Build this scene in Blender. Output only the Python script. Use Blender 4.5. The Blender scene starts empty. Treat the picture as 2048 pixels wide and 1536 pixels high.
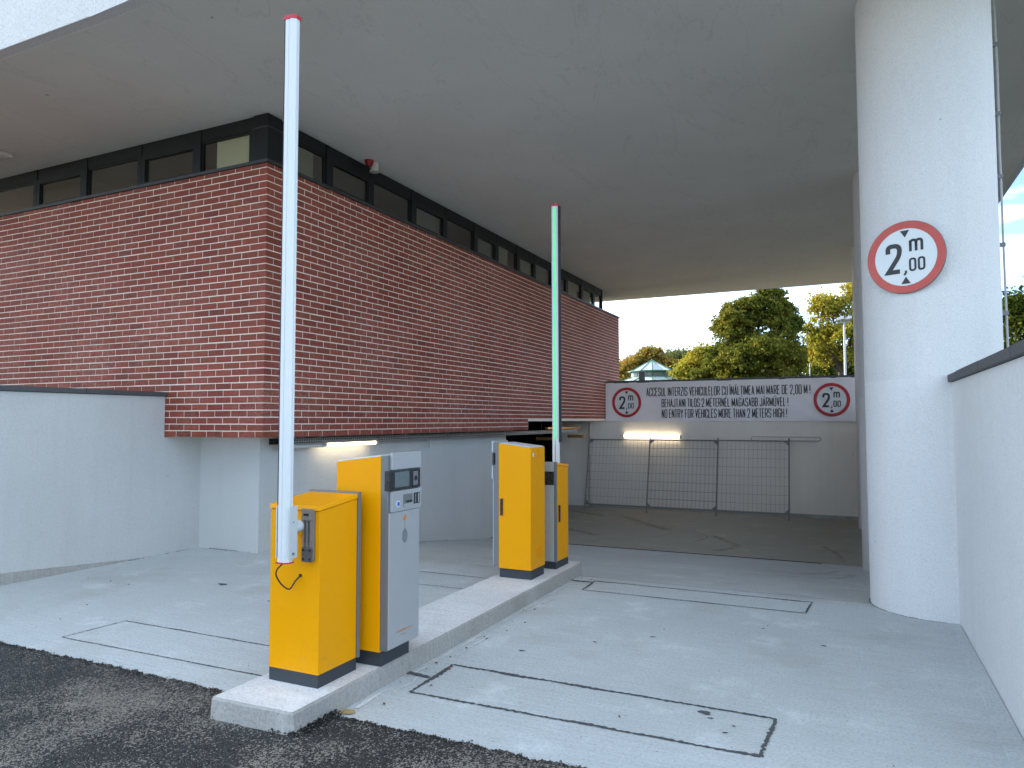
import bpy, bmesh, math, random
import numpy as np
from mathutils import Vector, Matrix, noise
R = math.radians
PI = math.pi
random.seed(7)
rng = np.random.default_rng(7)
sc = bpy.context.scene
COL = sc.collection

# ------------------------------------------------------------------ camera
cam_d = bpy.data.cameras.new('camera')
cam_d.sensor_width = 36.0
cam_d.lens = 36.0 * 1426.4 / 2048.0
cam_d.clip_start = 0.05
cam_d.clip_end = 2000.0
cam = bpy.data.objects.new('camera', cam_d)
COL.objects.link(cam)
yaw, pit, rol = 0.440801, 0.051548, -0.001581
f_ = Vector((-math.sin(yaw) * math.cos(pit), math.cos(yaw) * math.cos(pit), math.sin(pit)))
r0 = f_.cross(Vector((0, 0, 1))).normalized()
u0 = r0.cross(f_)
r_ = math.cos(rol) * r0 + math.sin(rol) * u0
u_ = -math.sin(rol) * r0 + math.cos(rol) * u0
m3 = Matrix((r_, u_, -f_)).transposed()
cam.matrix_world = Matrix.Translation((0, 0, 1.6)) @ m3.to_4x4()
sc.camera = cam

# ------------------------------------------------------------------ light
SUN_DIR = Vector((-0.97, 0.24, 0)).normalized()
SUN_EL = R(22)
CLX = 27.4
world = bpy.data.worlds.new("World")
sc.world = world
world.use_nodes = True
wn = world.node_tree.nodes
wl = world.node_tree.links
for n in list(wn):
    wn.remove(n)
w_out = wn.new('ShaderNodeOutputWorld')
w_bg = wn.new('ShaderNodeBackground')
w_sky = wn.new('ShaderNodeTexSky')
w_sky.sky_type = 'NISHITA'
w_sky.sun_disc = False
w_sky.sun_elevation = SUN_EL
w_sky.sun_rotation = math.atan2(SUN_DIR.x, SUN_DIR.y)
w_sky.air_density = 0.6
w_sky.dust_density = 0.2
w_sky.ozone_density = 1.0
w_bg.inputs['Strength'].default_value = 0.15
# cloud wisps; brighter cover added beyond the view to lift the shade
tc = wn.new('ShaderNodeTexCoord')
mp = wn.new('ShaderNodeMapping')
mp.inputs['Scale'].default_value = (1.2, 2.6, 5.0)
mp.inputs['Location'].default_value = (CLX, 0.0, 0.0)
mp.inputs['Rotation'].default_value = (0.2, 0.1, 0.6)
cn = wn.new('ShaderNodeTexNoise')
cn.inputs['Scale'].default_value = 1.6
cn.inputs['Detail'].default_value = 7.0
cn.inputs['Roughness'].default_value = 0.6
cr = wn.new('ShaderNodeValToRGB')
cr.color_ramp.elements[0].position = 0.45
cr.color_ramp.elements[0].color = (0.0, 0.0, 0.0, 1)
cr.color_ramp.elements[1].position = 0.58
cr.color_ramp.elements[1].color = (0.90, 0.90, 0.90, 1)
mx = wn.new('ShaderNodeMixRGB')
mx.inputs['Color2'].default_value = (5.5, 6.35, 6.9, 1)
wl.new(tc.outputs['Generated'], mp.inputs['Vector'])
wl.new(mp.outputs['Vector'], cn.inputs['Vector'])
wl.new(cn.outputs['Fac'], cr.inputs['Fac'])
wl.new(cr.outputs['Color'], mx.inputs['Fac'])
wl.new(w_sky.outputs['Color'], mx.inputs['Color1'])
wl.new(mx.outputs['Color'], w_bg.inputs['Color'])
wl.new(w_bg.outputs['Background'], w_out.inputs['Surface'])

sun_d = bpy.data.lights.new('sun', 'SUN')
sun_d.energy = 4.6
sun_d.angle = R(0.5)
sun_d.color = (1.0, 0.84, 0.62)
sun = bpy.data.objects.new('sun', sun_d)
COL.objects.link(sun)
sd = Vector((SUN_DIR.x * math.cos(SUN_EL), SUN_DIR.y * math.cos(SUN_EL), math.sin(SUN_EL)))
sun.rotation_euler = sd.to_track_quat('Z', 'Y').to_euler()
sun.location = (0, 0, 30)

vs = sc.view_settings
vs.view_transform = 'Standard'
vs.look = 'None'
vs.exposure = 1.70
vs.gamma = 1.0
vs.use_curve_mapping = False
sc.render.engine = 'CYCLES'
sc.cycles.use_denoising = True
sc.cycles.max_bounces = 10
sc.cycles.diffuse_bounces = 6
sc.cycles.transparent_max_bounces = 16
sc.cycles.sample_clamp_indirect = 8.0

# ------------------------------------------------------------------ materials
MATS = {}
class NT:
    def __init__(s, name):
        s.m = bpy.data.materials.new(name)
        s.m.use_nodes = True
        s.t = s.m.node_tree
        s.n = s.t.nodes
        s.l = s.t.links
        s.b = s.n['Principled BSDF']
        MATS[name] = s.m
        tcn = s.n.new('ShaderNodeTexCoord')
        g = s.n.new('ShaderNodeNewGeometry')
        s.pos = g.outputs['Position']
        s.obj = tcn.outputs['Object']
        s.nrm = g.outputs['Normal']
        s.isl = g.outputs['Random Per Island']
    def noise(s, scale, detail=3, rough=0.55, stretch=None, src=None, dist=0.0):
        v = src or s.pos
        if stretch:
            mpn = s.n.new('ShaderNodeMapping')
            mpn.inputs['Scale'].default_value = stretch
            s.l.new(v, mpn.inputs['Vector'])
            v = mpn.outputs['Vector']
        t = s.n.new('ShaderNodeTexNoise')
        t.inputs['Scale'].default_value = scale
        t.inputs['Detail'].default_value = detail
        t.inputs['Roughness'].default_value = rough
        t.inputs['Distortion'].default_value = dist
        s.l.new(v, t.inputs['Vector'])
        return t.outputs['Fac']
    def voro(s, scale, feature='F1', out='Distance'):
        t = s.n.new('ShaderNodeTexVoronoi')
        t.feature = feature
        t.inputs['Scale'].default_value = scale
        s.l.new(s.pos, t.inputs['Vector'])
        return t.outputs[out]
    def ramp(s, fac, stops):
        t = s.n.new('ShaderNodeValToRGB')
        e = t.color_ramp.elements
        while len(e) < len(stops):
            e.new(0.5)
        for i, (p, c) in enumerate(stops):
            e[i].position = p
            if not hasattr(c, '__len__'):
                c = (c, c, c)
            e[i].color = (*c[:3], 1)
        s.l.new(fac, t.inputs['Fac'])
        return t.outputs['Color']
    def mix(s, fac, a, b, mode='MIX'):
        t = s.n.new('ShaderNodeMixRGB')
        t.blend_type = mode
        for k, v in (('Fac', fac), ('Color1', a), ('Color2', b)):
            if hasattr(v, 'is_linked') or hasattr(v, 'links'):
                s.l.new(v, t.inputs[k])
            elif k == 'Fac':
                t.inputs[k].default_value = v
            else:
                if not hasattr(v, '__len__'):
                    v = (v, v, v)
                t.inputs[k].default_value = (*v[:3], 1)
        return t.outputs['Color']
    def math(s, op, a, b=0.0):
        t = s.n.new('ShaderNodeMath')
        t.operation = op
        for i, v in ((0, a), (1, b)):
            if hasattr(v, 'links'):
                s.l.new(v, t.inputs[i])
            else:
                t.inputs[i].default_value = v
        return t.outputs[0]
    def bump(s, h, strength=0.3, dist=0.01):
        t = s.n.new('ShaderNodeBump')
        t.inputs['Strength'].default_value = strength
        t.inputs['Distance'].default_value = dist
        s.l.new(h, t.inputs['Height'])
        s.l.new(t.outputs['Normal'], s.b.inputs['Normal'])
    def color(s, c):
        if hasattr(c, 'links'):
            s.l.new(c, s.b.inputs['Base Color'])
        else:
            s.b.inputs['Base Color'].default_value = (*c[:3], 1)
    def rough(s, r):
        if hasattr(r, 'links'):
            s.l.new(r, s.b.inputs['Roughness'])
        else:
            s.b.inputs['Roughness'].default_value = r

def simple(name, c, rough=0.5, metal=0.0, var=0.08, vs_=6.0, spec=0.5, bump=0.0):
    s = NT(name)
    if var > 0:
        nz = s.noise(vs_, 4)
        s.color(s.mix(nz, tuple(x * (1 - var) for x in c), tuple(min(1, x * (1 + var)) for x in c)))
        s.rough(s.ramp(s.noise(vs_ * 3, 3), [(0.3, max(0.02, rough - 0.07)), (0.7, min(1, rough + 0.07))]))
    else:
        s.color(c)
        s.rough(rough)
    if bump:
        s.bump(s.noise(300, 2), bump, 0.002)
    s.b.inputs['Metallic'].default_value = metal
    s.b.inputs['Specular IOR Level'].default_value = spec
    return s.m

def plaster(name, c, grain=90, speck=0.10, dirt=0.10, bump=0.5, streak=0.06):
    s = NT(name)
    big = s.noise(0.9, 5)
    col = s.mix(s.ramp(big, [(0.35, 0.0), (0.7, 1.0)]), tuple(x * (1 - dirt * 0.6) for x in c), c)
    st = s.noise(1.0, 4, 0.6, stretch=(7, 7, 0.5))
    col = s.mix(s.ramp(st, [(0.5, 0.0), (0.75, streak * 3)]), col, tuple(x * 0.72 for x in c))
    gr = s.noise(grain, 3, 0.7)
    col = s.mix(s.ramp(gr, [(0.38, speck * 2.2), (0.52, 0.0)]), col, tuple(x * 0.45 for x in c))
    dots = s.voro(2.6)
    col = s.mix(s.ramp(dots, [(0.012, 0.7), (0.03, 0.0)]), col, (0.12, 0.11, 0.10))
    s.color(col)
    s.rough(0.92)
    s.bump(s.math('ADD', gr, s.math('MULTIPLY', s.noise(grain * 0.35, 2), 0.8)), bump, 0.006)
    return s

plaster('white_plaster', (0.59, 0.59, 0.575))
plaster('lit_plaster', (0.82, 0.82, 0.81))  # same white render, lightened for the light on the right wall
plaster('back_plaster', (0.88, 0.80, 0.71), speck=0.05)
plaster('facade_plaster', (0.72, 0.71, 0.70), grain=70, speck=0.16)
_s = plaster('column_plaster', (0.82, 0.81, 0.80), grain=110, speck=0.12, bump=0.7)
# soffit: grey render with little rust and drip marks
s = plaster('soffit_plaster', (0.76, 0.745, 0.69), grain=60, speck=0.05, dirt=0.12, bump=0.15, streak=0.0)
s2c = s.b.inputs['Base Color'].links[0].from_socket
spots = s.math('MULTIPLY', s.ramp(s.voro(1.7), [(0.02, 1.0), (0.045, 0.0)]), s.ramp(s.noise(0.7, 2), [(0.45, 0.0), (0.55, 1.0)]))
s2c = s.mix(s.math('MULTIPLY', spots, 0.8), s2c, (0.10, 0.08, 0.07))
veins = s.noise(0.55, 6, 0.6, stretch=(2.2, 0.7, 1), dist=1.2)
s2c = s.mix(s.ramp(veins, [(0.490, 0.0), (0.498, 0.16), (0.506, 0.0)]), s2c, (0.2, 0.17, 0.15))
s.color(s2c)

def concrete(name, c, bumpk=0.25):
    s = NT(name)
    big = s.noise(0.55, 6, 0.62)
    col = s.mix(s.ramp(big, [(0.32, 0.0), (0.68, 1.0)]), tuple(x * 0.86 for x in c), tuple(min(1, x * 1.06) for x in c))
    brush = s.noise(3.0, 5, 0.75, stretch=(0.9, 14.0, 1))
    col = s.mix(s.ramp(brush, [(0.32, 0.55), (0.58, 0.0)]), col, tuple(x * 0.70 for x in c))
    fine = s.noise(60, 4, 0.75)
    col = s.mix(s.ramp(fine, [(0.38, 0.6), (0.52, 0.0)]), col, tuple(x * 0.58 for x in c))
    pale = s.noise(2.2, 6, 0.7)
    col = s.mix(s.ramp(pale, [(0.56, 0.0), (0.72, 0.38)]), col, tuple(min(1, x * 1.45) for x in c))
    stain = s.noise(1.3, 5, 0.65)
    col = s.mix(s.ramp(stain, [(0.54, 0.0), (0.72, 0.40)]), col, (c[0] * 0.62, c[1] * 0.55, c[2] * 0.46))
    pits = s.voro(9.0)
    col = s.mix(s.ramp(pits, [(0.035, 0.75), (0.07, 0.0)]), col, tuple(x * 0.3 for x in c))
    s.color(col)
    s.rough(s.ramp(big, [(0.3, 0.62), (0.7, 0.86)]))
    s.bump(s.math('ADD', s.math('MULTIPLY', brush, 1.2), fine), bumpk, 0.006)
    return s
concrete('floor_concrete', (0.595, 0.63, 0.635))
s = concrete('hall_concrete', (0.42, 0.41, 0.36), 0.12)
concrete('raw_concrete', (0.44, 0.42, 0.39), 1.0)
s = concrete('island_top_concrete', (0.80, 0.80, 0.80), 0.5)

# asphalt: chipped stones and washed-out sand lying between them
s = NT('asphalt')
v = s.voro(125, out='Color')
sep = s.n.new('ShaderNodeSeparateColor')
s.l.new(v, sep.inputs[0])
stone = s.ramp(sep.outputs[0], [(0.0, (0.032, 0.032, 0.033)), (0.70, (0.074, 0.071, 0.070)), (0.9, (0.13, 0.122, 0.118)), (1.0, (0.21, 0.20, 0.19))])
vd = s.voro(125)
sand_patch = s.ramp(s.noise(1.15, 5, 0.62), [(0.46, 0.0), (0.60, 1.0)])
sand_grain = 0
sx = s.n.new('ShaderNodeSeparateXYZ'); s.l.new(s.pos, sx.inputs[0])
swept = s.ramp(s.math('ADD', s.math('MULTIPLY', sx.outputs[1], 0.25), s.math('MULTIPLY', s.noise(2.5, 3), 0.08)), [(0.75, 1.0), (0.82, 0.35)])
sand_patch = s.math('MULTIPLY', sand_patch, swept)
pn = s.math('ADD', s.math('MULTIPLY', sand_patch, 0.60), s.math('MULTIPLY', s.noise(6, 4, 0.7), 0.25))
sf = s.ramp(s.math('SUBTRACT', pn, sep.outputs[1]), [(0.0, 0.0), (0.08, 1.0)])
sand_c = s.mix(s.noise(12, 3), (0.30, 0.265, 0.21), (0.46, 0.41, 0.34))
col = s.mix(s.ramp(vd, [(0.28, 0.0), (0.5, 0.85)]), stone, (0.008, 0.008, 0.009))
col = s.mix(s.math('MULTIPLY', sf, 0.9), col, sand_c)
s.color(col)
s.rough(s.mix(sf, 0.55, 0.95))
hh = s.math('SUBTRACT', s.math('MULTIPLY', s.noise(40, 3), 0.8), s.math('MULTIPLY', vd, 1.3))
s.bump(hh, 1.0, 0.012)

# bricks
s = NT('brick_red')
oi = s.n.new('ShaderNodeObjectInfo')
rn = s.math('FRACT', s.math('ADD', s.isl, oi.outputs['Random']))
bc = s.ramp(rn, [(0.0, (0.170, 0.026, 0.013)), (0.25, (0.250, 0.037, 0.018)), (0.5, (0.215, 0.043, 0.020)), (0.75, (0.285, 0.048, 0.023)), (1.0, (0.205, 0.040, 0.014))])
bc = s.mix(s.ramp(s.noise(28, 4, 0.7), [(0.35, 0.35), (0.6, 0.0)]), bc, (0.10, 0.022, 0.016))
bloom = s.math('MULTIPLY', s.ramp(s.noise(1.1, 4), [(0.40, 0.05), (0.68, 0.50)]), s.ramp(s.noise(22, 4, 0.7, stretch=(1, 1, 2.2)), [(0.4, 0.0), (0.7, 1.0)]))
bc = s.mix(bloom, bc, (0.52, 0.25, 0.20))
s.color(bc)
s.rough(0.78)
s.bump(s.noise(130, 3, 0.7), 0.5, 0.004)
s = NT('mortar')
s.color(s.mix(s.noise(14, 4), (0.70, 0.57, 0.48), (0.86, 0.73, 0.63)))
s.rough(0.95)
s.bump(s.noise(150, 2), 0.5, 0.003)

# painted steel etc.
s = NT('yellow_paint')
yc = s.mix(s.noise(1.8, 4), (0.82, 0.335, 0.0), (0.88, 0.365, 0.0))
dirt_n = s.ramp(s.noise(30, 5, 0.7), [(0.60, 0.0), (0.78, 0.25)])
yc = s.mix(dirt_n, yc, (0.40, 0.22, 0.05))
scr = s.ramp(s.noise(5, 3, 0.6, stretch=(14, 14, 0.7)), [(0.74, 0.0), (0.78, 0.35)])
yc = s.mix(scr, yc, (0.55, 0.30, 0.06))
sz_ = s.n.new('ShaderNodeSeparateXYZ'); s.l.new(s.pos, sz_.inputs[0])
foot = s.math('MULTIPLY', s.ramp(sz_.outputs[2], [(0.19, 1.0), (0.42, 0.0)]), s.ramp(s.noise(14, 6, 0.75), [(0.50, 0.0), (0.70, 0.20)]))
yc = s.mix(foot, yc, (0.36, 0.24, 0.10))
s.color(yc)
s.rough(s.ramp(s.noise(9, 5), [(0.3, 0.28), (0.7, 0.42)]))
s.b.inputs['Specular IOR Level'].default_value = 0.15
s.bump(s.noise(260, 2), 0.06, 0.001)
simple('silver_panel', (0.44, 0.45, 0.46), 0.42, 0.35, 0.06, 5)
simple('grey_steel', (0.17, 0.18, 0.19), 0.45, 0.2, 0.08, 5)
s = NT('plinth_steel')
pc = s.mix(s.ramp(s.noise(40, 5, 0.8), [(0.62, 0.0), (0.74, 0.6)]), (0.032, 0.038, 0.046), (0.24, 0.23, 0.21))
s.color(pc); s.rough(0.5)
simple('white_aluminium', (0.68, 0.70, 0.71), 0.35, 0.0, 0.04, 3)
simple('pale_steel', (0.58, 0.62, 0.62), 0.35, 0.2, 0.05, 8)
simple('red_plastic', (0.50, 0.025, 0.04), 0.4, 0.0, 0.05)
simple('black_rubber', (0.018, 0.018, 0.020), 0.7, 0, 0.1)
simple('black_plastic', (0.020, 0.022, 0.026), 0.28, 0, 0.05)
simple('frame_black', (0.010, 0.0105, 0.011), 0.45, 0, 0.15, 3, spec=0.25)
simple('sill_metal', (0.035, 0.039, 0.040), 0.42, 0.2, 0.15, 3)
simple('coping_stone', (0.072, 0.074, 0.078), 0.62, 0, 0.25, 18, bump=0.3)
simple('holder_grey', (0.21, 0.19, 0.17), 0.5, 0.1, 0.08, 30)
simple('holder_dark', (0.10, 0.095, 0.09), 0.5, 0.1, 0.08, 30)
simple('galvanised', (0.34, 0.34, 0.33), 0.5, 0.5, 0.15, 12)
simple('fence_tube', (0.25, 0.245, 0.24), 0.55, 0.4, 0.2, 12)
simple('copper_case', (0.62, 0.33, 0.12), 0.32, 0.85, 0.1, 20)
simple('lamp_case', (0.62, 0.61, 0.58), 0.5, 0, 0.06, 8)
simple('sealant', (0.085, 0.087, 0.090), 0.9, 0, 0.5, 40)
simple('crack_line', (0.06, 0.058, 0.055), 0.95, 0, 0.3, 14)
simple('blue_button', (0.02, 0.13, 0.62), 0.3, 0, 0.0)
simple('orange_print', (0.62, 0.22, 0.03), 0.5, 0, 0.0)
simple('brown_print', (0.34, 0.20, 0.09), 0.5, 0, 0.0)
simple('black_print', (0.030, 0.030, 0.034), 0.5, 0, 0.0)
simple('red_print', (0.50, 0.020, 0.022), 0.5, 0, 0.0)
s = NT('sign_red')
s.color(s.mix(s.noise(7, 4), (0.50, 0.045, 0.035), (0.60, 0.10, 0.060)))
s.rough(0.35)
s = NT('sign_white')
s.color(s.mix(s.noise(5, 4), (0.70, 0.74, 0.75), (0.78, 0.81, 0.82)))
s.rough(0.35)
s = NT('banner_vinyl')
s.color(s.mix(s.noise(1.4, 5), (0.80, 0.735, 0.76), (0.86, 0.80, 0.82)))
s.rough(0.5)
simple('white_print', (0.76, 0.75, 0.76), 0.5, 0, 0.02)
simple('screen_grey', (0.13, 0.16, 0.17), 0.10, 0, 0.08, 20)
simple('dark_slot', (0.012, 0.012, 0.012), 0.8, 0, 0)
simple('blind_cream_shaded', (0.20, 0.185, 0.14), 0.8, 0, 0.1, 3)  # cream blind darkened for the weaker light behind the side panes
simple('blind_cream', (0.50, 0.45, 0.30), 0.8, 0, 0.1, 3)
simple('blind_grey', (0.12, 0.12, 0.105), 0.8, 0, 0.1, 3)
simple('room_dark', (0.26, 0.28, 0.27), 0.9, 0, 0.1)
simple('garage_gloom', (0.035, 0.033, 0.030), 0.95, 0, 0.1)  # near-black colour stands in for the unlit depth of the garage
simple('pvc_grey', (0.40, 0.41, 0.41), 0.5, 0, 0.06)
simple('siren_white', (0.48, 0.44, 0.40), 0.5, 0, 0.06)
simple('siren_red', (0.22, 0.006, 0.008), 0.2, 0, 0)
simple('green_steel', (0.045, 0.14, 0.085), 0.5, 0, 0.1)
simple('lamp_post_steel', (0.38, 0.40, 0.42), 0.45, 0.4, 0.05)
simple('yellow_road_paint', (0.34, 0.25, 0.035), 0.85, 0, 0.2)
simple('tyre_mark', (0.13, 0.12, 0.115), 0.85, 0, 0.2)
simple('bark', (0.060, 0.048, 0.036), 0.95, 0, 0.3, 5)
simple('dead_leaf', (0.16, 0.075, 0.03), 0.8, 0, 0.4, 30)
simple('old_foam', (0.42, 0.30, 0.14), 0.9, 0, 0.3, 30)
s = NT('worn_yellow')
s.color((0.36, 0.27, 0.04)); s.rough(0.85)
tr = s.n.new('ShaderNodeBsdfTransparent')
ms = s.n.new('ShaderNodeMixShader')
s.l.new(s.ramp(s.noise(7, 6, 0.75), [(0.40, 0.04), (0.68, 0.55)]), ms.inputs[0])
s.l.new(tr.outputs[0], ms.inputs[1]); s.l.new(s.b.outputs[0], ms.inputs[2])
s.l.new(ms.outputs[0], s.n['Material Output'].inputs['Surface'])
s = NT('worn_tyre')
s.color((0.10, 0.095, 0.09)); s.rough(0.8)
tr = s.n.new('ShaderNodeBsdfTransparent')
ms = s.n.new('ShaderNodeMixShader')
s.l.new(s.ramp(s.noise(9, 6, 0.7), [(0.42, 0.03), (0.70, 0.50)]), ms.inputs[0])
s.l.new(tr.outputs[0], ms.inputs[1]); s.l.new(s.b.outputs[0], ms.inputs[2])
s.l.new(ms.outputs[0], s.n['Material Output'].inputs['Surface'])

def emissive(name, c, k):
    s = NT(name)
    s.color(c)
    s.b.inputs['Emission Color'].default_value = (*c, 1)
    s.b.inputs['Emission Strength'].default_value = k
    return s.m
emissive('tube_warm', (1.0, 0.80, 0.52), 4.0)
emissive('tube_warm_soft', (1.0, 0.86, 0.62), 2.0)
emissive('led_green', (0.12, 1.0, 0.36), 0.28)
MATS['led_green'].node_tree.nodes['Principled BSDF'].inputs['Base Color'].default_value = (0.02, 0.10, 0.04, 1)

def glass(name, tint, refl=1.0):
    s = NT(name)
    for n in list(s.n):
        if n.type == 'BSDF_PRINCIPLED':
            s.n.remove(n)
    t = s.n.new('ShaderNodeBsdfTransparent'); t.inputs[0].default_value = (*tint, 1)
    g = s.n.new('ShaderNodeBsdfGlossy'); g.inputs['Roughness'].default_value = 0.02
    g.inputs[0].default_value = (refl, refl, refl, 1)
    lwn = s.n.new('ShaderNodeLayerWeight'); lwn.inputs[0].default_value = 0.5
    pw = s.math('POWER', lwn.outputs['Facing'], 3.0)
    fac = s.math('ADD', s.math('MULTIPLY', pw, 0.75), 0.05)
    ms = s.n.new('ShaderNodeMixShader')
    s.l.new(fac, ms.inputs[0]); s.l.new(t.outputs[0], ms.inputs[1]); s.l.new(g.outputs[0], ms.inputs[2])
    s.l.new(ms.outputs[0], s.n['Material Output'].inputs['Surface'])
glass('window_glass', (0.80, 0.82, 0.80))
glass('roof_glass', (0.35, 0.45, 0.45))
simple('pavilion_glass', (0.42, 0.50, 0.52), 0.15, 0.0, 0.08, 2)

def leaves(name, stops):
    s = NT(name)
    s.n.remove(s.b)
    c = s.ramp(s.isl, stops)
    big = s.noise(0.35, 2)
    c = s.mix(s.ramp(big, [(0.4, 0.0), (0.62, 0.35)]), c, stops[-1][1])
    d = s.n.new('ShaderNodeBsdfDiffuse')
    t = s.n.new('ShaderNodeBsdfTranslucent')
    ms = s.n.new('ShaderNodeMixShader'); ms.inputs[0].default_value = 0.34
    s.l.new(c, d.inputs[0]); s.l.new(c, t.inputs[0])
    s.l.new(d.outputs[0], ms.inputs[1]); s.l.new(t.outputs[0], ms.inputs[2])
    s.l.new(ms.outputs[0], s.n['Material Output'].inputs['Surface'])
leaves('leaf_linden', [(0.0, (0.045, 0.072, 0.016)), (0.5, (0.075, 0.108, 0.022)), (0.85, (0.125, 0.145, 0.028)), (1.0, (0.27, 0.225, 0.036))])
leaves('leaf_yellow', [(0.0, (0.12, 0.16, 0.025)), (0.4, (0.22, 0.25, 0.035)), (0.75, (0.36, 0.33, 0.045)), (1.0, (0.48, 0.36, 0.06))])
leaves('leaf_orange', [(0.0, (0.10, 0.13, 0.03)), (0.4, (0.20, 0.19, 0.04)), (0.75, (0.32, 0.21, 0.05)), (1.0, (0.42, 0.22, 0.06))])
leaves('leaf_pale', [(0.0, (0.06, 0.09, 0.04)), (0.5, (0.10, 0.13, 0.05)), (1.0, (0.16, 0.17, 0.06))])
leaves('leaf_green', [(0.0, (0.030, 0.055, 0.012)), (0.5, (0.055, 0.085, 0.018)), (1.0, (0.09, 0.11, 0.02))])
simple('grass', (0.060, 0.058, 0.040), 0.95, 0, 0.3, 3)

# ------------------------------------------------------------------ mesh helpers
class MB:
    """collects faces; built as ONE mesh object"""
    def __init__(s):
        s.v = []; s.f = []
    def add(s, vs_, fs):
        o = len(s.v)
        s.v += [tuple(p) for p in vs_]
        s.f += [tuple(i + o for i in f) for f in fs]
        return s
    def box(s, x0, x1, y0, y1, z0, z1):
        vs_ = [(x0, y0, z0), (x1, y0, z0), (x1, y1, z0), (x0, y1, z0), (x0, y0, z1), (x1, y0, z1), (x1, y1, z1), (x0, y1, z1)]
        return s.add(vs_, [(0, 3, 2, 1), (4, 5, 6, 7), (0, 1, 5, 4), (1, 2, 6, 5), (2, 3, 7, 6), (3, 0, 4, 7)])
    def hexa(s, b, t):
        """bottom 4 points, top 4 points, counter-clockwise from above"""
        return s.add(list(b) + list(t), [(0, 3, 2, 1), (4, 5, 6, 7), (0, 1, 5, 4), (1, 2, 6, 5), (2, 3, 7, 6), (3, 0, 4, 7)])
    def prism(s, pts, z0, z1):
        n = len(pts)
        vs_ = [(x, y, z0) for x, y in pts] + [(x, y, z1) for x, y in pts]
        fs = [tuple(range(n - 1, -1, -1)), tuple(range(n, 2 * n))] + [(i, (i + 1) % n, n + (i + 1) % n, n + i) for i in range(n)]
        return s.add(vs_, fs)
    def cyl(s, p0, p1, r0, r1=None, n=12, cap=True):
        r1 = r0 if r1 is None else r1
        p0, p1 = Vector(p0), Vector(p1)
        d = (p1 - p0).normalized()
        a = d.orthogonal().normalized(); b = d.cross(a)
        vs_ = []
        for p, r in ((p0, r0), (p1, r1)):
            for i in range(n):
                t = 2 * PI * i / n
                vs_.append(p + a * (r * math.cos(t)) + b * (r * math.sin(t)))
        fs = [(i, (i + 1) % n, n + (i + 1) % n, n + i) for i in range(n)]
        if cap:
            fs += [tuple(range(n - 1, -1, -1)), tuple(range(n, 2 * n))]
        return s.add(vs_, fs)
    def tube(s, pts, rad, n=8):
        pts = [Vector(p) for p in pts]
        if not hasattr(rad, '__len__'):
            rad = [rad] * len(pts)
        vs_ = []; fs = []
        up = None
        for k, p in enumerate(pts):
            d = (pts[min(k + 1, len(pts) - 1)] - pts[max(k - 1, 0)]).normalized()
            if up is None:
                up = d.orthogonal().normalized()
            a = (up - d * up.dot(d)).normalized(); up = a
            b = d.cross(a)
            for i in range(n):
                t = 2 * PI * i / n
                vs_.append(p + a * (rad[k] * math.cos(t)) + b * (rad[k] * math.sin(t)))
        for k in range(len(pts) - 1):
            for i in range(n):
                fs.append((k * n + i, k * n + (i + 1) % n, (k + 1) * n + (i + 1) % n, (k + 1) * n + i))
        fs += [tuple(range(n - 1, -1, -1)), tuple(range((len(pts) - 1) * n, len(pts) * n))]
        return s.add(vs_, fs)
    def quad(s, a, b, c, d):
        return s.add([a, b, c, d], [(0, 1, 2, 3)])
    def mesh(s, name, mat, off=(0, 0, 0), bevel=0.0, smooth=False):
        me = bpy.data.meshes.new(name)
        ox, oy, oz = off
        me.from_pydata([(x - ox, y - oy, z - oz) for x, y, z in s.v], [], s.f)
        if bevel > 0:
            bm = bmesh.new(); bm.from_mesh(me)
            bm.normal_update()
            ed = [e for e in bm.edges if len(e.link_faces) == 2 and e.calc_face_angle(0) > 0.5]
            bmesh.ops.bevel(bm, geom=ed, offset=bevel, segments=2, profile=0.6, affect='EDGES', clamp_overlap=True)
            bm.to_mesh(me); bm.free()
        if smooth:
            me.polygons.foreach_set('use_smooth', [True] * len(me.polygons))
            try:
                me.set_sharp_from_angle(angle=R(35))
            except Exception:
                pass
        me.materials.append(MATS[mat])
        me.update()
        return me

def tag(o, label=None, cat=None, group=None, kind=None):
    if label: o['label'] = label
    if cat: o['category'] = cat
    if group: o['group'] = group
    if kind: o['kind'] = kind
    return o

def thing(name, label, cat, loc=(0, 0, 0), rz=0.0, group=None):
    o = bpy.data.objects.new(name, None)
    COL.objects.link(o)
    o.location = loc
    o.rotation_euler = (0, 0, rz)
    o.empty_display_size = 0.2
    return tag(o, label, cat, group)

def world_loc(o):
    l = Vector(o.location)
    while o.parent:
        o = o.parent
        l = l + Vector(o.location)
    return l

def part(name, mb, mat, parent=None, bevel=0.0, smooth=False, local=False, kind=None, label=None):
    """one mesh object. Coordinates are world ones unless local=True"""
    off = (0, 0, 0)
    if parent is not None and not local:
        off = tuple(world_loc(parent))
    me = mb.mesh(name, mat, off, bevel, smooth)
    o = bpy.data.objects.new(name, me)
    COL.objects.link(o)
    if parent is not None:
        o.parent = parent
    if kind: o['kind'] = kind
    if label: o['label'] = label
    return o

def inst(name, me, parent, loc, kind=None):
    o = bpy.data.objects.new(name, me)
    COL.objects.link(o)
    o.parent = parent
    o.location = loc
    return o

# ------------------------------------------------------------------ the ground
def floor_z(y):
    pts = [(-50, 0.0), (6.9, 0.0), (7.1, -0.012), (7.5, -0.062), (12.45, -0.70), (12.75, -0.728), (13.1, -0.73), (80, -0.73)]
    for (a, za), (b, zb) in zip(pts, pts[1:]):
        if a <= y <= b:
            return za + (zb - za) * (y - a) / (b - a)
    return pts[-1][1]

def jag(x, amp=0.012, sc_=14.0, seed=0.0):
    return amp * (noise.noise(Vector((x * sc_, seed, 0.3))) + 0.5 * noise.noise(Vector((x * sc_ * 3.1, seed + 4, 0.9))))

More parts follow.
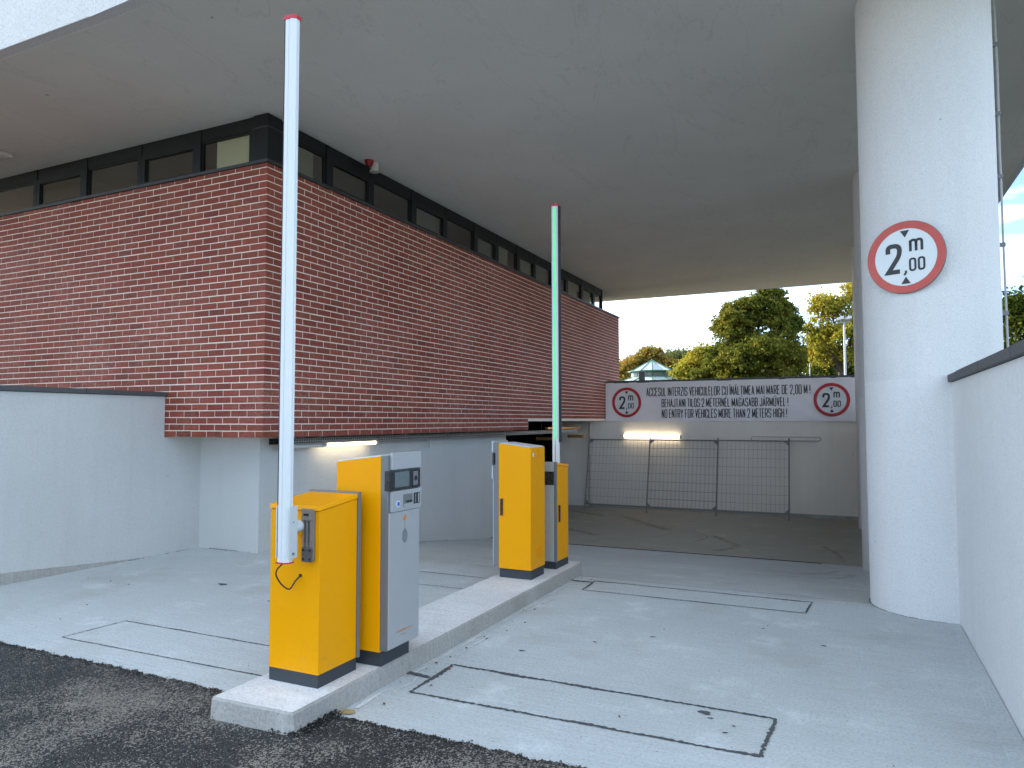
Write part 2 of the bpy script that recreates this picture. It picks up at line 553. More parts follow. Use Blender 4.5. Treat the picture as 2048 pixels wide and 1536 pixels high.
# concrete driveway slab
mb = MB()
ys = [3.05, 6.9, 7.1, 7.5, 9, 10.5, 12.45, 12.75]
for a, b in zip(ys, ys[1:]):
    mb.quad((-7.6, a, floor_z(a)), (0.80, a, floor_z(a)), (0.80, b, floor_z(b)), (-7.6, b, floor_z(b)))
drive = part('concrete_driveway', mb, 'floor_concrete')
tag(drive, kind='structure')
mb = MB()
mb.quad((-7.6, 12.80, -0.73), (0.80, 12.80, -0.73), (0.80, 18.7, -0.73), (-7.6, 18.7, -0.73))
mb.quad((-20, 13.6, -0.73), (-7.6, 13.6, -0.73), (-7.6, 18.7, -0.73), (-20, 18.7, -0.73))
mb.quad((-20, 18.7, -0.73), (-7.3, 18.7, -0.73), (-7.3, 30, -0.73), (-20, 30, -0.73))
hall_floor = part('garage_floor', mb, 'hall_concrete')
tag(hall_floor, kind='structure')
# drain slot
dr = thing('drain_channel', 'narrow black slot drain running across the floor at the foot of the ramp', 'drain', (-3.2, 12.77, -0.73))
mb = MB(); mb.box(-6.5, -0.46, 12.75, 12.80, -0.80, -0.737)
part('channel', mb, 'dark_slot', dr)
mb = MB(); mb.box(-6.5, -0.46, 12.742, 12.752, -0.78, -0.722)
mb.box(-6.5, -0.46, 12.798, 12.806, -0.78, -0.727)
part('rim', mb, 'dark_slot', dr)
mb = MB(); mb.quad((-0.46, 12.75, -0.728), (0.80, 12.75, -0.728), (0.80, 12.80, -0.73), (-0.46, 12.80, -0.73))
mb.quad((-7.6, 12.75, -0.728), (-6.5, 12.75, -0.728), (-6.5, 12.80, -0.73), (-7.6, 12.80, -0.73))
tag(part('concrete_joint', mb, 'hall_concrete'), kind='structure')

# asphalt street with a ragged hot-laid edge
mb = MB()
N = 900
xs = [-9.5 + 11.5 * i / N for i in range(N + 1)]
top = [(x, 3.165 + jag(x, 0.030, 9) + jag(x, 0.018, 45, 3), 0.010) for x in xs]
low = [(x, y + 0.012, -0.006) for x, y, z in top]
bot = [(x, -3.0, 0.010) for x in xs]
o = len(mb.v)
mb.v += top + low + bot
n1 = N + 1
for i in range(N):
    mb.f.append((2 * n1 + i, 2 * n1 + i + 1, i + 1, i))
    mb.f.append((i, i + 1, n1 + i + 1, n1 + i))
mb.quad((-60, -60, 0.010), (60, -60, 0.010), (60, -3, 0.010), (-60, -3, 0.010))
mb.quad((-60, -3, 0.010), (-9.5, -3, 0.010), (-9.5, 3.165, 0.010), (-60, 3.165, 0.010))
mb.quad((2.0, -3, 0.010), (60, -3, 0.010), (60, 3.165, 0.010), (2.0, 3.165, 0.010))
tag(part('asphalt_road', mb, 'asphalt'), kind='structure')

# loose chippings
def chips(name, pts, mat):
    base = [(1, 0, 0), (-1, 0, 0), (0, 1, 0), (0, -1, 0), (0, 0, 1), (0, 0, -1)]
    fs = [(0, 2, 4), (2, 1, 4), (1, 3, 4), (3, 0, 4), (2, 0, 5), (1, 2, 5), (3, 1, 5), (0, 3, 5)]
    mb = MB()
    for x, y, z, r in pts:
        a = random.random() * PI
        k = [r * random.uniform(0.6, 1.3) for _ in range(3)]
        vs_ = []
        for bx, by, bz in base:
            px, py = bx * k[0], by * k[1]
            vs_.append((x + px * math.cos(a) - py * math.sin(a), y + px * math.sin(a) + py * math.cos(a), z + bz * k[2] * 0.7))
        mb.add(vs_, fs)
    return part(name, mb, mat, kind='stuff')
pts = []
for _ in range(9000):
    x = random.uniform(-6.2, -0.3); y = random.uniform(1.9, 3.2)
    if -3.16 < x < -2.58 and y > 2.84: continue
    if y > 3.165 + jag(x, 0.030, 9) + jag(x, 0.018, 45, 3): continue
    pts.append((x, y, 0.012, random.uniform(0.0022, 0.0050)))
for _ in range(1800):
    x = random.uniform(-6.2, -0.3)
    if -3.14 < x < -2.60: continue
    e = 3.165 + jag(x, 0.030, 9) + jag(x, 0.018, 45, 3)
    y = e + random.gauss(-0.008, 0.014)
    pts.append((x, y, 0.006 if y > e else 0.013, random.uniform(0.003, 0.0065)))
for _ in range(900):   # piled against the island
    if random.random() < 0.5:
        x = random.uniform(-3.17, -2.60); y = 2.875 + random.gauss(0, 0.012)
    else:
        x = -2.60 + abs(random.gauss(0, 0.03)); y = random.uniform(2.86, 3.2)
    pts.append((x, y, 0.014 + abs(random.gauss(0, 0.008)), random.uniform(0.004, 0.009)))
tag(chips('asphalt_chippings', pts, 'asphalt'), 'loose dark stone chippings scattered over and along the edge of the asphalt', 'gravel')

# sealed saw cuts of the detector loops, crease line, stains
def strip(mb, p0, p1, w, seed, z=0.003, amp=1.0, taper=True):
    p0 = Vector(p0); p1 = Vector(p1)
    L = (p1 - p0).length
    n = max(4, int(L / 0.009))
    d = (p1 - p0) / L
    nn = Vector((-d.y, d.x))
    vs_ = []
    for i in range(n + 1):
        t = i / n
        c = p0 + d * (L * t) + nn * (0.004 * noise.noise(Vector((t * L * 5, seed, 0))))
        k = 0.5 + 2.0 * abs(noise.noise(Vector((t * L * 2.3, seed + 9, 0)))) * 1.3 + 0.45 * amp * noise.noise(Vector((t * L * 40, seed, 3)))
        k2 = 0.55 + 0.9 * abs(noise.noise(Vector((t * L * 2.1, seed + 19, 0)))) * 1.6 + 0.45 * amp * noise.noise(Vector((t * L * 40, seed + 7, 3)))
        a = c + nn * (w * 0.5 * max(0.15, k)); b = c - nn * (w * 0.5 * max(0.15, k2))
        vs_ += [(a.x, a.y, floor_z(a.y) + z), (b.x, b.y, floor_z(b.y) + z)]
    mb.add(vs_, [(2 * i, 2 * i + 1, 2 * i + 3, 2 * i + 2) for i in range(n)])
loops = [
    ([(-2.38, 3.63), (-0.42, 3.65), (-0.39, 4.14), (-2.39, 4.15), (-2.38, 3.63)], 0.028, [((-2.40, 3.88), (-2.64, 3.90), 0.055)]),
    ([(-5.32, 3.44), (-5.29, 3.935), (-3.20, 3.935), (-3.20, 3.46), (-5.32, 3.44)], 0.013, [((-3.2, 3.5), (-3.06, 3.52), 0.06)]),
    ([(-2.32, 6.47), (-0.36, 6.47), (-0.33, 6.88), (-2.33, 6.88), (-2.32, 6.47)], 0.018, [((-2.33, 6.80), (-2.60, 6.80), 0.05)]),
    ([(-5.2, 6.02), (-5.2, 6.53), (-3.16, 6.53), (-3.12, 6.02), (-5.2, 6.02)], 0.014, []),
]
for li, (pl, w, leads) in enumerate(loops):
    mb = MB()
    for i, (a, b) in enumerate(zip(pl, pl[1:])):
        strip(mb, a, b, w, li * 10 + i, z=0.003 + 0.0006 * (i % 2), amp=2.2)
    for j, (a, b, w2) in enumerate(leads):
        strip(mb, a, b, w2, 77 + j, z=0.0045)
    part('loop_sealant', mb, 'sealant', drive)
mb = MB()
strip(mb, (-7.4, 7.10), (0.15, 7.10), 0.010, 55, z=0.004)
part('ramp_joint', mb, 'crack_line', drive)
# pale lime crust along the foot of the island
mb = MB()
rr_ = random.Random(3)
def crust(y0, y1, base, amp, w, seed):
    n_ = int((y1 - y0) / 0.02)
    vs_ = []
    for i_ in range(n_ + 1):
        y_ = y0 + (y1 - y0) * i_ / n_
        x_ = base + amp * noise.noise(Vector((y_ * 1.7, seed, 0))) + amp * 0.5 * noise.noise(Vector((y_ * 6, seed, 2)))
        w_ = w * max(0.05, 0.5 + 1.6 * noise.noise(Vector((y_ * 3.1, seed + 5, 0))) + 0.7 * noise.noise(Vector((y_ * 21, seed + 9, 0))))
        vs_ += [(x_ - w_ / 2, y_, 0.0036), (x_ + w_ / 2, y_, 0.0036)]
    mb.add(vs_, [(2 * i_, 2 * i_ + 1, 2 * i_ + 3, 2 * i_ + 2) for i_ in range(n_)])
crust(3.3, 6.9, -2.528, 0.012, 0.022, 4)
crust(3.5, 6.2, -2.46, 0.05, 0.013, 14)
part('lime_crust', mb, 'island_top_concrete', drive)
# blots of tar and dropped leaves
mb = MB()
for x, y, r in [(-0.75, 4.06, 0.035), (-0.71, 4.0, 0.014), (-0.61, 3.85, 0.012), (-0.58, 3.95, 0.010), (-5.6, 5.2, 0.05), (-1.35, 5.3, 0.02), (-2.1, 4.6, 0.02), (-0.2, 5.6, 0.02), (-1.7, 5.0, 0.015), (-4.7, 4.9, 0.02)]:
    n = 9
    vs_ = []
    for i in range(n):
        k = r * random.uniform(0.4, 1.3)
        vs_.append((x + k * math.cos(2 * PI * i / n) * 1.3, y + k * math.sin(2 * PI * i / n) * 0.7, 0.0035))
    mb.add(vs_, [tuple(range(n))])
part('tar_blot', mb, 'sealant', drive)
# leaf litter and crumbs of grit where floor and walls meet
mb = MB()
for _ in range(46):
    if random.random() < 0.55:
        x = -2.53 + abs(random.gauss(0, 0.10)); y = random.uniform(3.6, 7.0)
    else:
        x = random.uniform(-7.2, 0.6); y = random.uniform(3.4, 6.5)
    if -3.2 < x < -2.56: continue
    a = random.random() * 2 * PI; k = random.uniform(0.006, 0.018)
    c_, s_ = math.cos(a), math.sin(a)
    mb.add([(x + k * c_, y + k * s_, 0.005), (x - k * 0.45 * s_, y + k * 0.45 * c_, 0.011), (x - k * c_, y - k * s_, 0.004), (x + k * 0.45 * s_, y - k * 0.45 * c_, 0.006)], [(0, 1, 2, 3)])
lf = part('leaf_litter', mb, 'dead_leaf', kind='stuff')
tag(lf, 'few tiny dry brown leaf scraps lying on the concrete and along the island', 'litter')
pts = []
def along(p0, p1, n_, inward):
    for _ in range(n_):
        t = random.random()
        if noise.noise(Vector((t * 7, p0[0], p0[1]))) < -0.05: continue
        x = p0[0] + (p1[0] - p0[0]) * t; y = p0[1] + (p1[1] - p0[1]) * t
        d = abs(random.gauss(0, 0.012))
        x += inward[0] * d; y += inward[1] * d
        pts.append((x, y, floor_z(y) + 0.003, random.uniform(0.002, 0.0065)))
along((-7.52, 5.6), (-7.52, 6.58), 160, (1, 0))
along((-7.5, 6.595), (-6.53, 6.595), 240, (0, -1))
along((-6.525, 6.62), (-6.525, 13.4), 500, (1, 0))
along((0.745, 3.3), (0.745, 6.6), 260, (-1, 0))
for _ in range(300):
    a = random.uniform(PI * 0.93, PI * 1.5)
    pts.append((0.66 + 0.532 * math.cos(a), 7.17 + 0.532 * math.sin(a), floor_z(7.0) + 0.006, random.uniform(0.002, 0.006)))
tag(chips('wall_foot_grit', pts, 'sealant'), 'dark crumbs of grit along the foot of the walls and the near column', 'grit')
# mortar fillet along the right wall and along the island
mb = MB()
n = 60
for i in range(n):
    ya = 3.2 + 3.35 * i / n; yb = 3.2 + 3.35 * (i + 1) / n
    xa = 0.615 + jag(ya, 0.008, 6) + 0.02 * (ya - 3.2) ; xb = 0.615 + jag(yb, 0.008, 6) + 0.02 * (yb - 3.2)
    mb.hexa([(xa, ya, -0.004), (0.745, ya, -0.004), (0.745, yb, -0.004), (xb, yb, -0.004)], [(xa + 0.008, ya, 0.014), (0.745, ya, 0.016), (0.745, yb, 0.016), (xb + 0.008, yb, 0.014)])
part('edge_fillet', mb, 'floor_concrete', drive)
mb = MB()
vs_ = []
for i in range(10):
    k = 0.5 + 0.5 * random.random()
    vs_.append((-2.54 + 0.085 * k * math.cos(2 * PI * i / 10), 3.235 + 0.045 * k * math.sin(2 * PI * i / 10), 0.006))
mb.add(vs_, [tuple(range(10))])
part('sand_blot', mb, 'old_foam', drive)

# worn yellow arrows and tyre marks on the lower floor
def curve_strip(mb, pts, w, z):
    P = [Vector((*p, 0)) for p in pts]
    # Catmull-Rom
    Q = []
    for i in range(len(P) - 1):
        a = P[max(i - 1, 0)]; b = P[i]; c = P[i + 1]; d = P[min(i + 2, len(P) - 1)]
        for k in range(8):
            t = k / 8
            Q.append(0.5 * ((2 * b) + (-a + c) * t + (2 * a - 5 * b + 4 * c - d) * t * t + (-a + 3 * b - 3 * c + d) * t ** 3))
    Q.append(P[-1])
    vs_ = []
    for i, q in enumerate(Q):
        d = (Q[min(i + 1, len(Q) - 1)] - Q[max(i - 1, 0)]).normalized()
        nn = Vector((-d.y, d.x, 0)) * w * 0.5
        for s_ in (1, -1):
            p = q + nn * s_
            vs_.append((p.x, p.y, floor_z(p.y) + z))
    mb.add(vs_, [(2 * i, 2 * i + 1, 2 * i + 3, 2 * i + 2) for i in range(len(Q) - 1)])
mb = MB()
curve_strip(mb, [(-5.0, 17.0), (-4.2, 16.0), (-3.6, 15.3)], 0.20, 0.003)
part('faded_arrow', mb, 'worn_yellow', hall_floor)
mb = MB()
curve_strip(mb, [(-2.55, 14.9), (-2.15, 14.3), (-1.95, 13.9), (-2.05, 13.5), (-2.25, 13.2)], 0.16, 0.003)
part('faded_arrow', mb, 'worn_yellow', hall_floor)
mb = MB()
curve_strip(mb, [(-5.6, 14.6), (-5.0, 14.2), (-4.7, 14.0)], 0.22, 0.003)
part('faded_arrow', mb, 'worn_yellow', hall_floor)
mb = MB()
curve_strip(mb, [(-6.6, 17.5), (-6.0, 17.2), (-5.5, 16.9)], 0.18, 0.003)
part('faded_arrow', mb, 'worn_yellow', hall_floor)
for P in ([(-4.2, 13.5), (-3.7, 14.1), (-3.4, 14.7), (-3.5, 15.3), (-3.8, 15.7)], [(-2.75, 14.0), (-2.6, 14.5), (-2.7, 14.9), (-3.0, 15.3)], [(-2.9, 17.4), (-2.7, 17.2), (-2.5, 17.15)]):
    mb = MB(); curve_strip(mb, P, 0.045, 0.004)
    part('tyre_mark', mb, 'worn_tyre', hall_floor)
for P in ([(-0.5, 14.5), (-0.25, 13.8), (-0.15, 13.1)], [(-0.9, 9.4), (-0.4, 9.5), (-0.1, 10.0), (0.0, 10.6)], [(-0.95, 9.9), (-0.55, 10.1), (-0.3, 10.6), (-0.2, 11.2)]):
    mb = MB(); curve_strip(mb, P, 0.10, 0.007)
    part('tyre_mark', mb, 'worn_tyre', drive)

# raised ground behind the walls, street-side ground
mb = MB()
mb.quad((1.02, 3.3, 1.75), (300, 3.3, 1.75), (300, 400, 1.75), (1.02, 400, 1.75))
mb.quad((-300, 19.9, 1.90), (1.02, 19.9, 1.90), (1.02, 400, 1.90), (-300, 400, 1.90))
mb.quad((-5.9, 18.85, 1.90), (1.02, 18.85, 1.90), (1.02, 19.9, 1.90), (-5.9, 19.9, 1.90))
mb.quad((-300, 3.3, 1.30), (-7.72, 3.3, 1.30), (-7.72, 6.7, 1.30), (-300, 6.7, 1.30))
tag(part('grass_ground', mb, 'grass'), kind='structure')

# ------------------------------------------------------------------ traffic island
isl = thing('traffic_island', 'long raised concrete kerb island carrying the four yellow cabinets', 'kerb', (-2.85, 5.0, 0))
corners = [(-3.13, 2.86), (-2.595, 2.875), (-2.575, 7.15), (-3.10, 7.15)]
def island_outline(exp, ampj, seed):
    out = []
    for i in range(4):
        a = Vector(corners[i]); b = Vector(corners[(i + 1) % 4])
        n = int((b - a).length / 0.035)
        d = (b - a).normalized(); nn = Vector((d.y, -d.x))
        for k in range(n):
            p = a + (b - a) * k / n + nn * (exp + jag(k * 0.035 + i * 7, ampj, 7, seed))
            if k == 0:
                p -= nn * 0.0 + (nn.orthogonal() if False else Vector((0, 0)))
            out.append(p)
    return out
o_top = island_outline(0.0, 0.0035, 1)
o_sh = island_outline(0.010, 0.004, 1)
o_bot = island_outline(0.028, 0.010, 5)
n = len(o_top)
mb = MB()
vs_ = [(p.x, p.y, 0.12) for p in o_top]
mb.add(vs_, [tuple(range(n))])
part('top_surface', mb, 'island_top_concrete', isl)
mb = MB()
vs_ = [(p.x, p.y, 0.1195) for p in o_top] + [(p.x, p.y, 0.108 + 0.004 * noise.noise(Vector((p.x * 9, p.y * 9, 0)))) for p in o_sh] + [(p.x, p.y, -0.10) for p in o_bot]
mb.add(vs_, [(i, i + n, (i + 1) % n + n, (i + 1) % n) for i in range(n)] + [(i + n, i + 2 * n, (i + 1) % n + 2 * n, (i + 1) % n + n) for i in range(n)])
part('side_faces', mb, 'raw_concrete', isl)

# ------------------------------------------------------------------ retaining walls
def coping(parent, axis, a0, a1, step, lo, hi, z0, z1):
    """separate coping stones with open joints. axis 'y': stones run along y between x lo..hi"""
    a = a0; k = 0
    while a < a1 - 0.01:
        b = min(a + step, a1)
        mb = MB()
        dz = 0.004 * random.uniform(-1, 1)
        if axis == 'y':
            mb.box(lo, hi, a + 0.003, b - 0.003, z0, z1 + dz)
        else:
            mb.box(a + 0.003, b - 0.003, lo, hi, z0, z1 + dz)
        part('coping_slab', mb, 'coping_stone', parent, bevel=0.004)
        a = b; k += 1

lw = thing('retaining_wall', 'low white rendered wall with a dark coping left of the drive, running up to the brick building', 'wall', (-7.6, 3.0, 0), group='white rendered retaining walls')
mb = MB()
mb.box(-7.73, -7.53, 3.0, 6.055, -0.05, 1.90)
mb.box(-7.73, -7.53, 6.055, 6.60, -0.05, 1.41)
mb.box(-30, -7.73, 3.0, 3.2, -0.05, 1.90)
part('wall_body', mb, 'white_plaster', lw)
coping(lw, 'y', 3.0, 6.057, 1.02, -7.76, -7.495, 1.905, 1.955)
# exposed rough footing that widens towards the street
mb = MB()
n = 40
vs_ = []
for i in range(n + 1):
    y = 3.2 + (5.75 - 3.2) * i / n
    h = 0.115 * (5.75 - y) / 1.5 + 0.008 * noise.noise(Vector((y * 9, 1, 0)))
    vs_ += [(-7.524, y, -0.03), (-7.524, y, max(0.0, h)), (-7.532, y, max(0.0, h) + 0.006)]
mb.add(vs_, [(3 * i, 3 * i + 3, 3 * i + 4, 3 * i + 1) for i in range(n)] + [(3 * i + 1, 3 * i + 4, 3 * i + 5, 3 * i + 2) for i in range(n)])
part('footing', mb, 'raw_concrete', lw)

rw = thing('retaining_wall', 'white rendered wall with a dark coping at the right edge, beside the round column', 'wall', (0.85, 3.0, 0), group='white rendered retaining walls')
mb = MB()
mb.box(0.75, 0.99, 3.25, 18.56, -0.80, 1.90)
mb.box(0.99, 30, 3.25, 3.45, -0.05, 1.90)
part('wall_body', mb, 'lit_plaster', rw)
coping(rw, 'y', 3.2, 6.70, 0.985, 0.722, 1.02, 1.905, 1.965)
coping(rw, 'y', 7.68, 18.5, 1.02, 0.722, 1.02, 1.905, 1.965)

bw = thing('retaining_wall', 'tall beige rendered wall at the back of the ramp carrying the warning banner', 'wall', (-2.7, 18.7, -0.73))
mb = MB()
mb.box(-5.945, 0.99, 18.57, 18.85, -0.75, 2.60)
mb.box(-6.41, -5.945, 18.57, 18.85, -0.75, 1.585)
mb.box(-7.35, -6.41, 18.70, 18.85, -0.75, 1.585)
part('wall_body', mb, 'back_plaster', bw)
coping(bw, 'x', -5.94, 0.99, 1.15, 18.535, 18.89, 2.603, 2.665)
mb = MB(); mb.box(-6.40, 0.75, 18.556, 18.569, -0.75, -0.64)
part('skirting', mb, 'hall_concrete', bw)

# ------------------------------------------------------------------ garage interior below the brick building
gar = thing('garage_interior', 'dark underground garage seen through the opening below the brick building', 'garage', (-10, 20, -0.73))
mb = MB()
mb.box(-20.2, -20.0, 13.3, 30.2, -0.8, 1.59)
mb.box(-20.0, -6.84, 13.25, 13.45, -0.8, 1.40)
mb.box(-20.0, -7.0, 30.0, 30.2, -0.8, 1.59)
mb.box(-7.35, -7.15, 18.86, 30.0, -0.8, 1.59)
part('wall', mb, 'garage_gloom', gar)
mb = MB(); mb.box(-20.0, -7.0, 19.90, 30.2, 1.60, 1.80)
part('ceiling', mb, 'garage_gloom', gar)
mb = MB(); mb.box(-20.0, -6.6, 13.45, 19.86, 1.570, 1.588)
part('ceiling', mb, 'garage_gloom', gar)
mb = MB(); mb.box(-9.3, -8.35, 16.6, 16.8, -0.73, 1.568)
part('pier', mb, 'back_plaster', gar)

# ------------------------------------------------------------------ brick building
XB, YB, ZB, ZT = -5.95, 6.06, 1.41, 4.56
YE, YN = 19.87, 13.40
XL = -15.0
bb = thing('brick_building', 'red brick storey with pale joints overhanging its white base below a dark window band', 'building', (-8.0, 10.0, 0))
mb = MB()
D = 0.006
mb.box(XL, XB - D, YB + D, YN - 0.002, ZB + 0.004, ZT)
mb.box(XL, XB - D, YN - 0.002, YE - D, 1.592, ZT)
part('wall_core', mb, 'mortar', bb)
mb = MB()
mb.box(XL, -6.53, 6.60, 13.54, -0.9, ZB + 0.003)
part('base_wall', mb, 'white_plaster', bb)
CO, BL, J = 0.0795, 0.25, 0.0130
H = CO - J
def brick_mesh(L, T, hgt, axis):
    """front chamfered brick. axis 'x': face towards -Y, length along X; 'y': face towards +X, length along Y; 'c': corner"""
    c = 0.0025
    mb = MB()
    if axis == 'c':   # L along x, T along y, faces -Y and +X
        mb.add([(0, 0, 0), (L - c, 0, 0), (L, c, 0), (L, T, 0), (0, T, 0), (0, 0, hgt), (L - c, 0, hgt), (L, c, hgt), (L, T, hgt), (0, T, hgt)],
               [(0, 1, 6, 5), (1, 2, 7, 6), (2, 3, 8, 7), (3, 4, 9, 8), (4, 0, 5, 9), (4, 3, 2, 1, 0), (5, 6, 7, 8, 9)])
        return mb
    d = 0.045
    a = [(c, 0, c), (L - c, 0, c), (L - c, 0, hgt - c), (c, 0, hgt - c), (0, c, 0), (L, c, 0), (L, c, hgt), (0, c, hgt), (0, d, 0), (L, d, 0), (L, d, hgt), (0, d, hgt)]
    if axis == 'y':
        a = [(-y, x, z) for x, y, z in a]
    mb.add(a, [(0, 1, 2, 3), (4, 5, 1, 0), (5, 6, 2, 1), (6, 7, 3, 2), (7, 4, 0, 3), (8, 9, 5, 4), (9, 10, 6, 5), (10, 11, 7, 6), (11, 8, 4, 7)])
    return mb
bricks = []   # (axis, x, y, z, L, T, h)
row = 0
z = ZB + 0.004
while z < ZT - 0.008:
    h = min(H, ZT - z - 0.002)
    odd = row % 2
    # corner brick: alternately header/stretcher
    if odd:
        bricks.append(('c', XB - 0.24, YB, z, 0.24, 0.1145, h))
    else:
        bricks.append(('c', XB - 0.1145, YB, z, 0.1145, 0.24, h))
    # left face
    x = XB - (0.24 if odd else 0.1145) - J
    while x > XL:
        x0 = x - 0.24
        bricks.append(('x', x0, YB, z, 0.24, 0, h))
        x = x0 - J
    # right face
    y = YB + (0.1145 if odd else 0.24) + J
    while y < YE - 0.02:
        L = min(0.24, YE - y)
        if not (z < 1.585 and y > YN - 0.10):
            if z < 1.585 and y + L > YN:
                L = YN - y
            bricks.append(('y', XB, y, z, L, 0, h))
        y += L + J
    z += CO
    row += 1
def pix(x, y, z):
    d = Vector((x, y, z - 1.6))
    w = d.dot(f_)
    return (1024 + 1426.4 * d.dot(r_) / w, 768 - 1426.4 * d.dot(u_) / w)
def brick_size(b):
    ax, x, y, z, L, T, h = b
    if ax == 'y':
        p = [(x, y, z), (x, y + L, z), (x, y, z + h)]
    else:
        p = [(x, y, z), (x + L, y, z), (x, y, z + h)]
    if y > 19.5: return 0
    q = [pix(*c) for c in p]
    cx_, cy_ = q[0]
    if cx_ < 4 or cx_ > 2040 or cy_ < 0: return 0
    if ax == 'x' and x < -7.55 and z < 1.93 + 0.005: return 0
    if 545 < cx_ < 590: return 0
    a = abs((q[1][0] - q[0][0]) * (q[2][1] - q[0][1]) - (q[1][1] - q[0][1]) * (q[2][0] - q[0][0]))
    if ax == 'c': a *= 1.5
    return a
bricks.sort(key=brick_size, reverse=True)
cache = {}
for b in bricks[:300]:
    ax, x, y, z, L, T, h = b
    key = (ax, round(L, 3), round(T, 3), round(h, 3))
    if key not in cache:
        cache[key] = brick_mesh(L, T, h, ax).mesh('brick', 'brick_red')
    inst('brick', cache[key], bb, (x + 8.0, y - 10.0 + random.uniform(-0.0012, 0.0012) * (ax == 'x'), z + random.uniform(-0.0015, 0.0015)))
mb = MB()
for b in bricks[300:]:
    ax, x, y, z, L, T, h = b
    m_ = brick_mesh(L, T, h, ax)
    j1 = random.uniform(-0.0015, 0.0015); j2 = random.uniform(-0.0015, 0.0015)
    mb.add([(px + x + j1 * (ax == 'y'), py + y + j1 * (ax == 'x'), pz + z + j2) for px, py, pz in m_.v], m_.f)
part('brick_courses', mb, 'brick_red', bb, kind='stuff')
# sill flashing all round
ZS = 4.56
mb = MB()
mb.box(XL, XB + 0.028, YB - 0.028, YB + 0.09, ZS, ZS + 0.035)
mb.box(XB - 0.09, XB + 0.028, YB + 0.09, YE + 0.02, ZS, ZS + 0.035)
part('sill_flashing', mb, 'sill_metal', bb)
mb = MB(); mb.box(-14.9, XB - 0.09, 18.62, YE, ZS, ZS + 0.02)
part('roof_sheet', mb, 'sill_metal', bb)
# window band
ZC = 5.17
def window_run(axis, marks, fixed_at, blinds, plane):
    """marks: mullion centres along the run; each bay becomes a window part"""
    zb, zt = ZS + 0.035, ZC - 0.002
    zh = zt - 0.155                     # underside of the head panel
    def bx(mb, a0, a1, d0, d1, z0, z1):
        if axis == 'x':
            mb.box(min(a0, a1), max(a0, a1), plane + d0, plane + d1, z0, z1)
        else:
            mb.box(plane - d1, plane - d0, min(a0, a1), max(a0, a1), z0, z1)
    a_min, a_max = min(marks), max(marks)
    mb = MB()
    bx(mb, a_min, a_max, 0.012, 0.07, zh, zt)
    part('head_panel', mb, 'frame_black', bb)
    for m in marks:
        mb = MB(); bx(mb, m - 0.035, m + 0.035, 0.0, 0.068, zb, zt - 0.004)
        part('mullion', mb, 'frame_black', bb, bevel=0.003)
    srt = sorted(marks)
    for i, (a, b) in enumerate(zip(srt, srt[1:])):
        a += 0.036; b -= 0.036
        opening = (i % 2 == fixed_at)
        w = 0.062 if opening else 0.022
        d0 = 0.002 if opening else 0.022
        mb = MB()
        bx(mb, a, b, d0, 0.06, zb, zb + w)
        bx(mb, a, b, d0, 0.06, zh - w, zh - 0.001)
        bx(mb, a, a + w, d0, 0.06, zb + w, zh - w)
        bx(mb, b - w, b, d0, 0.06, zb + w, zh - w)
        wn_ = part('window', mb, 'frame_black', bb)
        mb = MB()
        if axis == 'x':
            mb.quad((a + w, plane + 0.042, zb + w), (b - w, plane + 0.042, zb + w), (b - w, plane + 0.042, zh - w), (a + w, plane + 0.042, zh - w))
        else:
            mb.quad((plane - 0.042, a + w, zb + w), (plane - 0.042, b - w, zb + w), (plane - 0.042, b - w, zh - w), (plane - 0.042, a + w, zh - w))
        part('pane', mb, 'window_glass', wn_)
        if i in blinds:
            f0, f1, mt = blinds[i]
            mb = MB(); bx(mb, a + w + (b - a) * f0, a + (b - a) * f1, 0.062, 0.066, zb, zh)
            part('blind', mb, mt, wn_)
lm = [-6.26, -7.13, -8.19, -9.27, -10.36, -11.45, -12.5, -13.6, -14.7]
srt = sorted(lm)
window_run('x', lm, 0, {len(srt) - 2: (0.24, 0.96, 'blind_cream')}, YB + 0.06)
rm = [6.37, 7.19, 8.14, 9.17, 10.18, 11.2, 12.12, 13.03, 13.93, 14.87, 15.87, 16.88, 17.85, 18.52]
window_run('y', rm, 1, {0: (0.05, 0.75, 'blind_cream_shaded'), 3: (0.1, 0.9, 'blind_grey'), 5: (0.1, 0.8, 'blind_grey'), 6: (0.1, 0.6, 'blind_cream_shaded'), 7: (0.2, 0.9, 'blind_cream_shaded'), 8: (0.1, 0.8, 'blind_grey'), 10: (0.1, 0.8, 'blind_cream_shaded'), 11: (0.1, 0.8, 'blind_grey')}, XB - 0.06)
window_run('x', [-6.05, -7.1, -8.1], 0, {}, 18.50)
mb = MB()
mb.box(-6.225, XB - 0.045, YB + 0.045, 6.335, ZS + 0.035, ZC - 0.003)
part('corner_post', mb, 'frame_black', bb, bevel=0.004)
mb = MB()
mb.box(-6.23, XB - 0.04, YB + 0.04, 6.34, ZC - 0.165, ZC - 0.15)
part('corner_flashing', mb, 'sill_metal', bb)
mb = MB()
mb.box(-14.8, -9.4, 9.3, 9.4, ZS, ZC - 0.004)
mb.box(-9.5, -9.4, 9.4, 18.4, ZS, ZC - 0.004)
part('room_wall', mb, 'room_dark', bb)

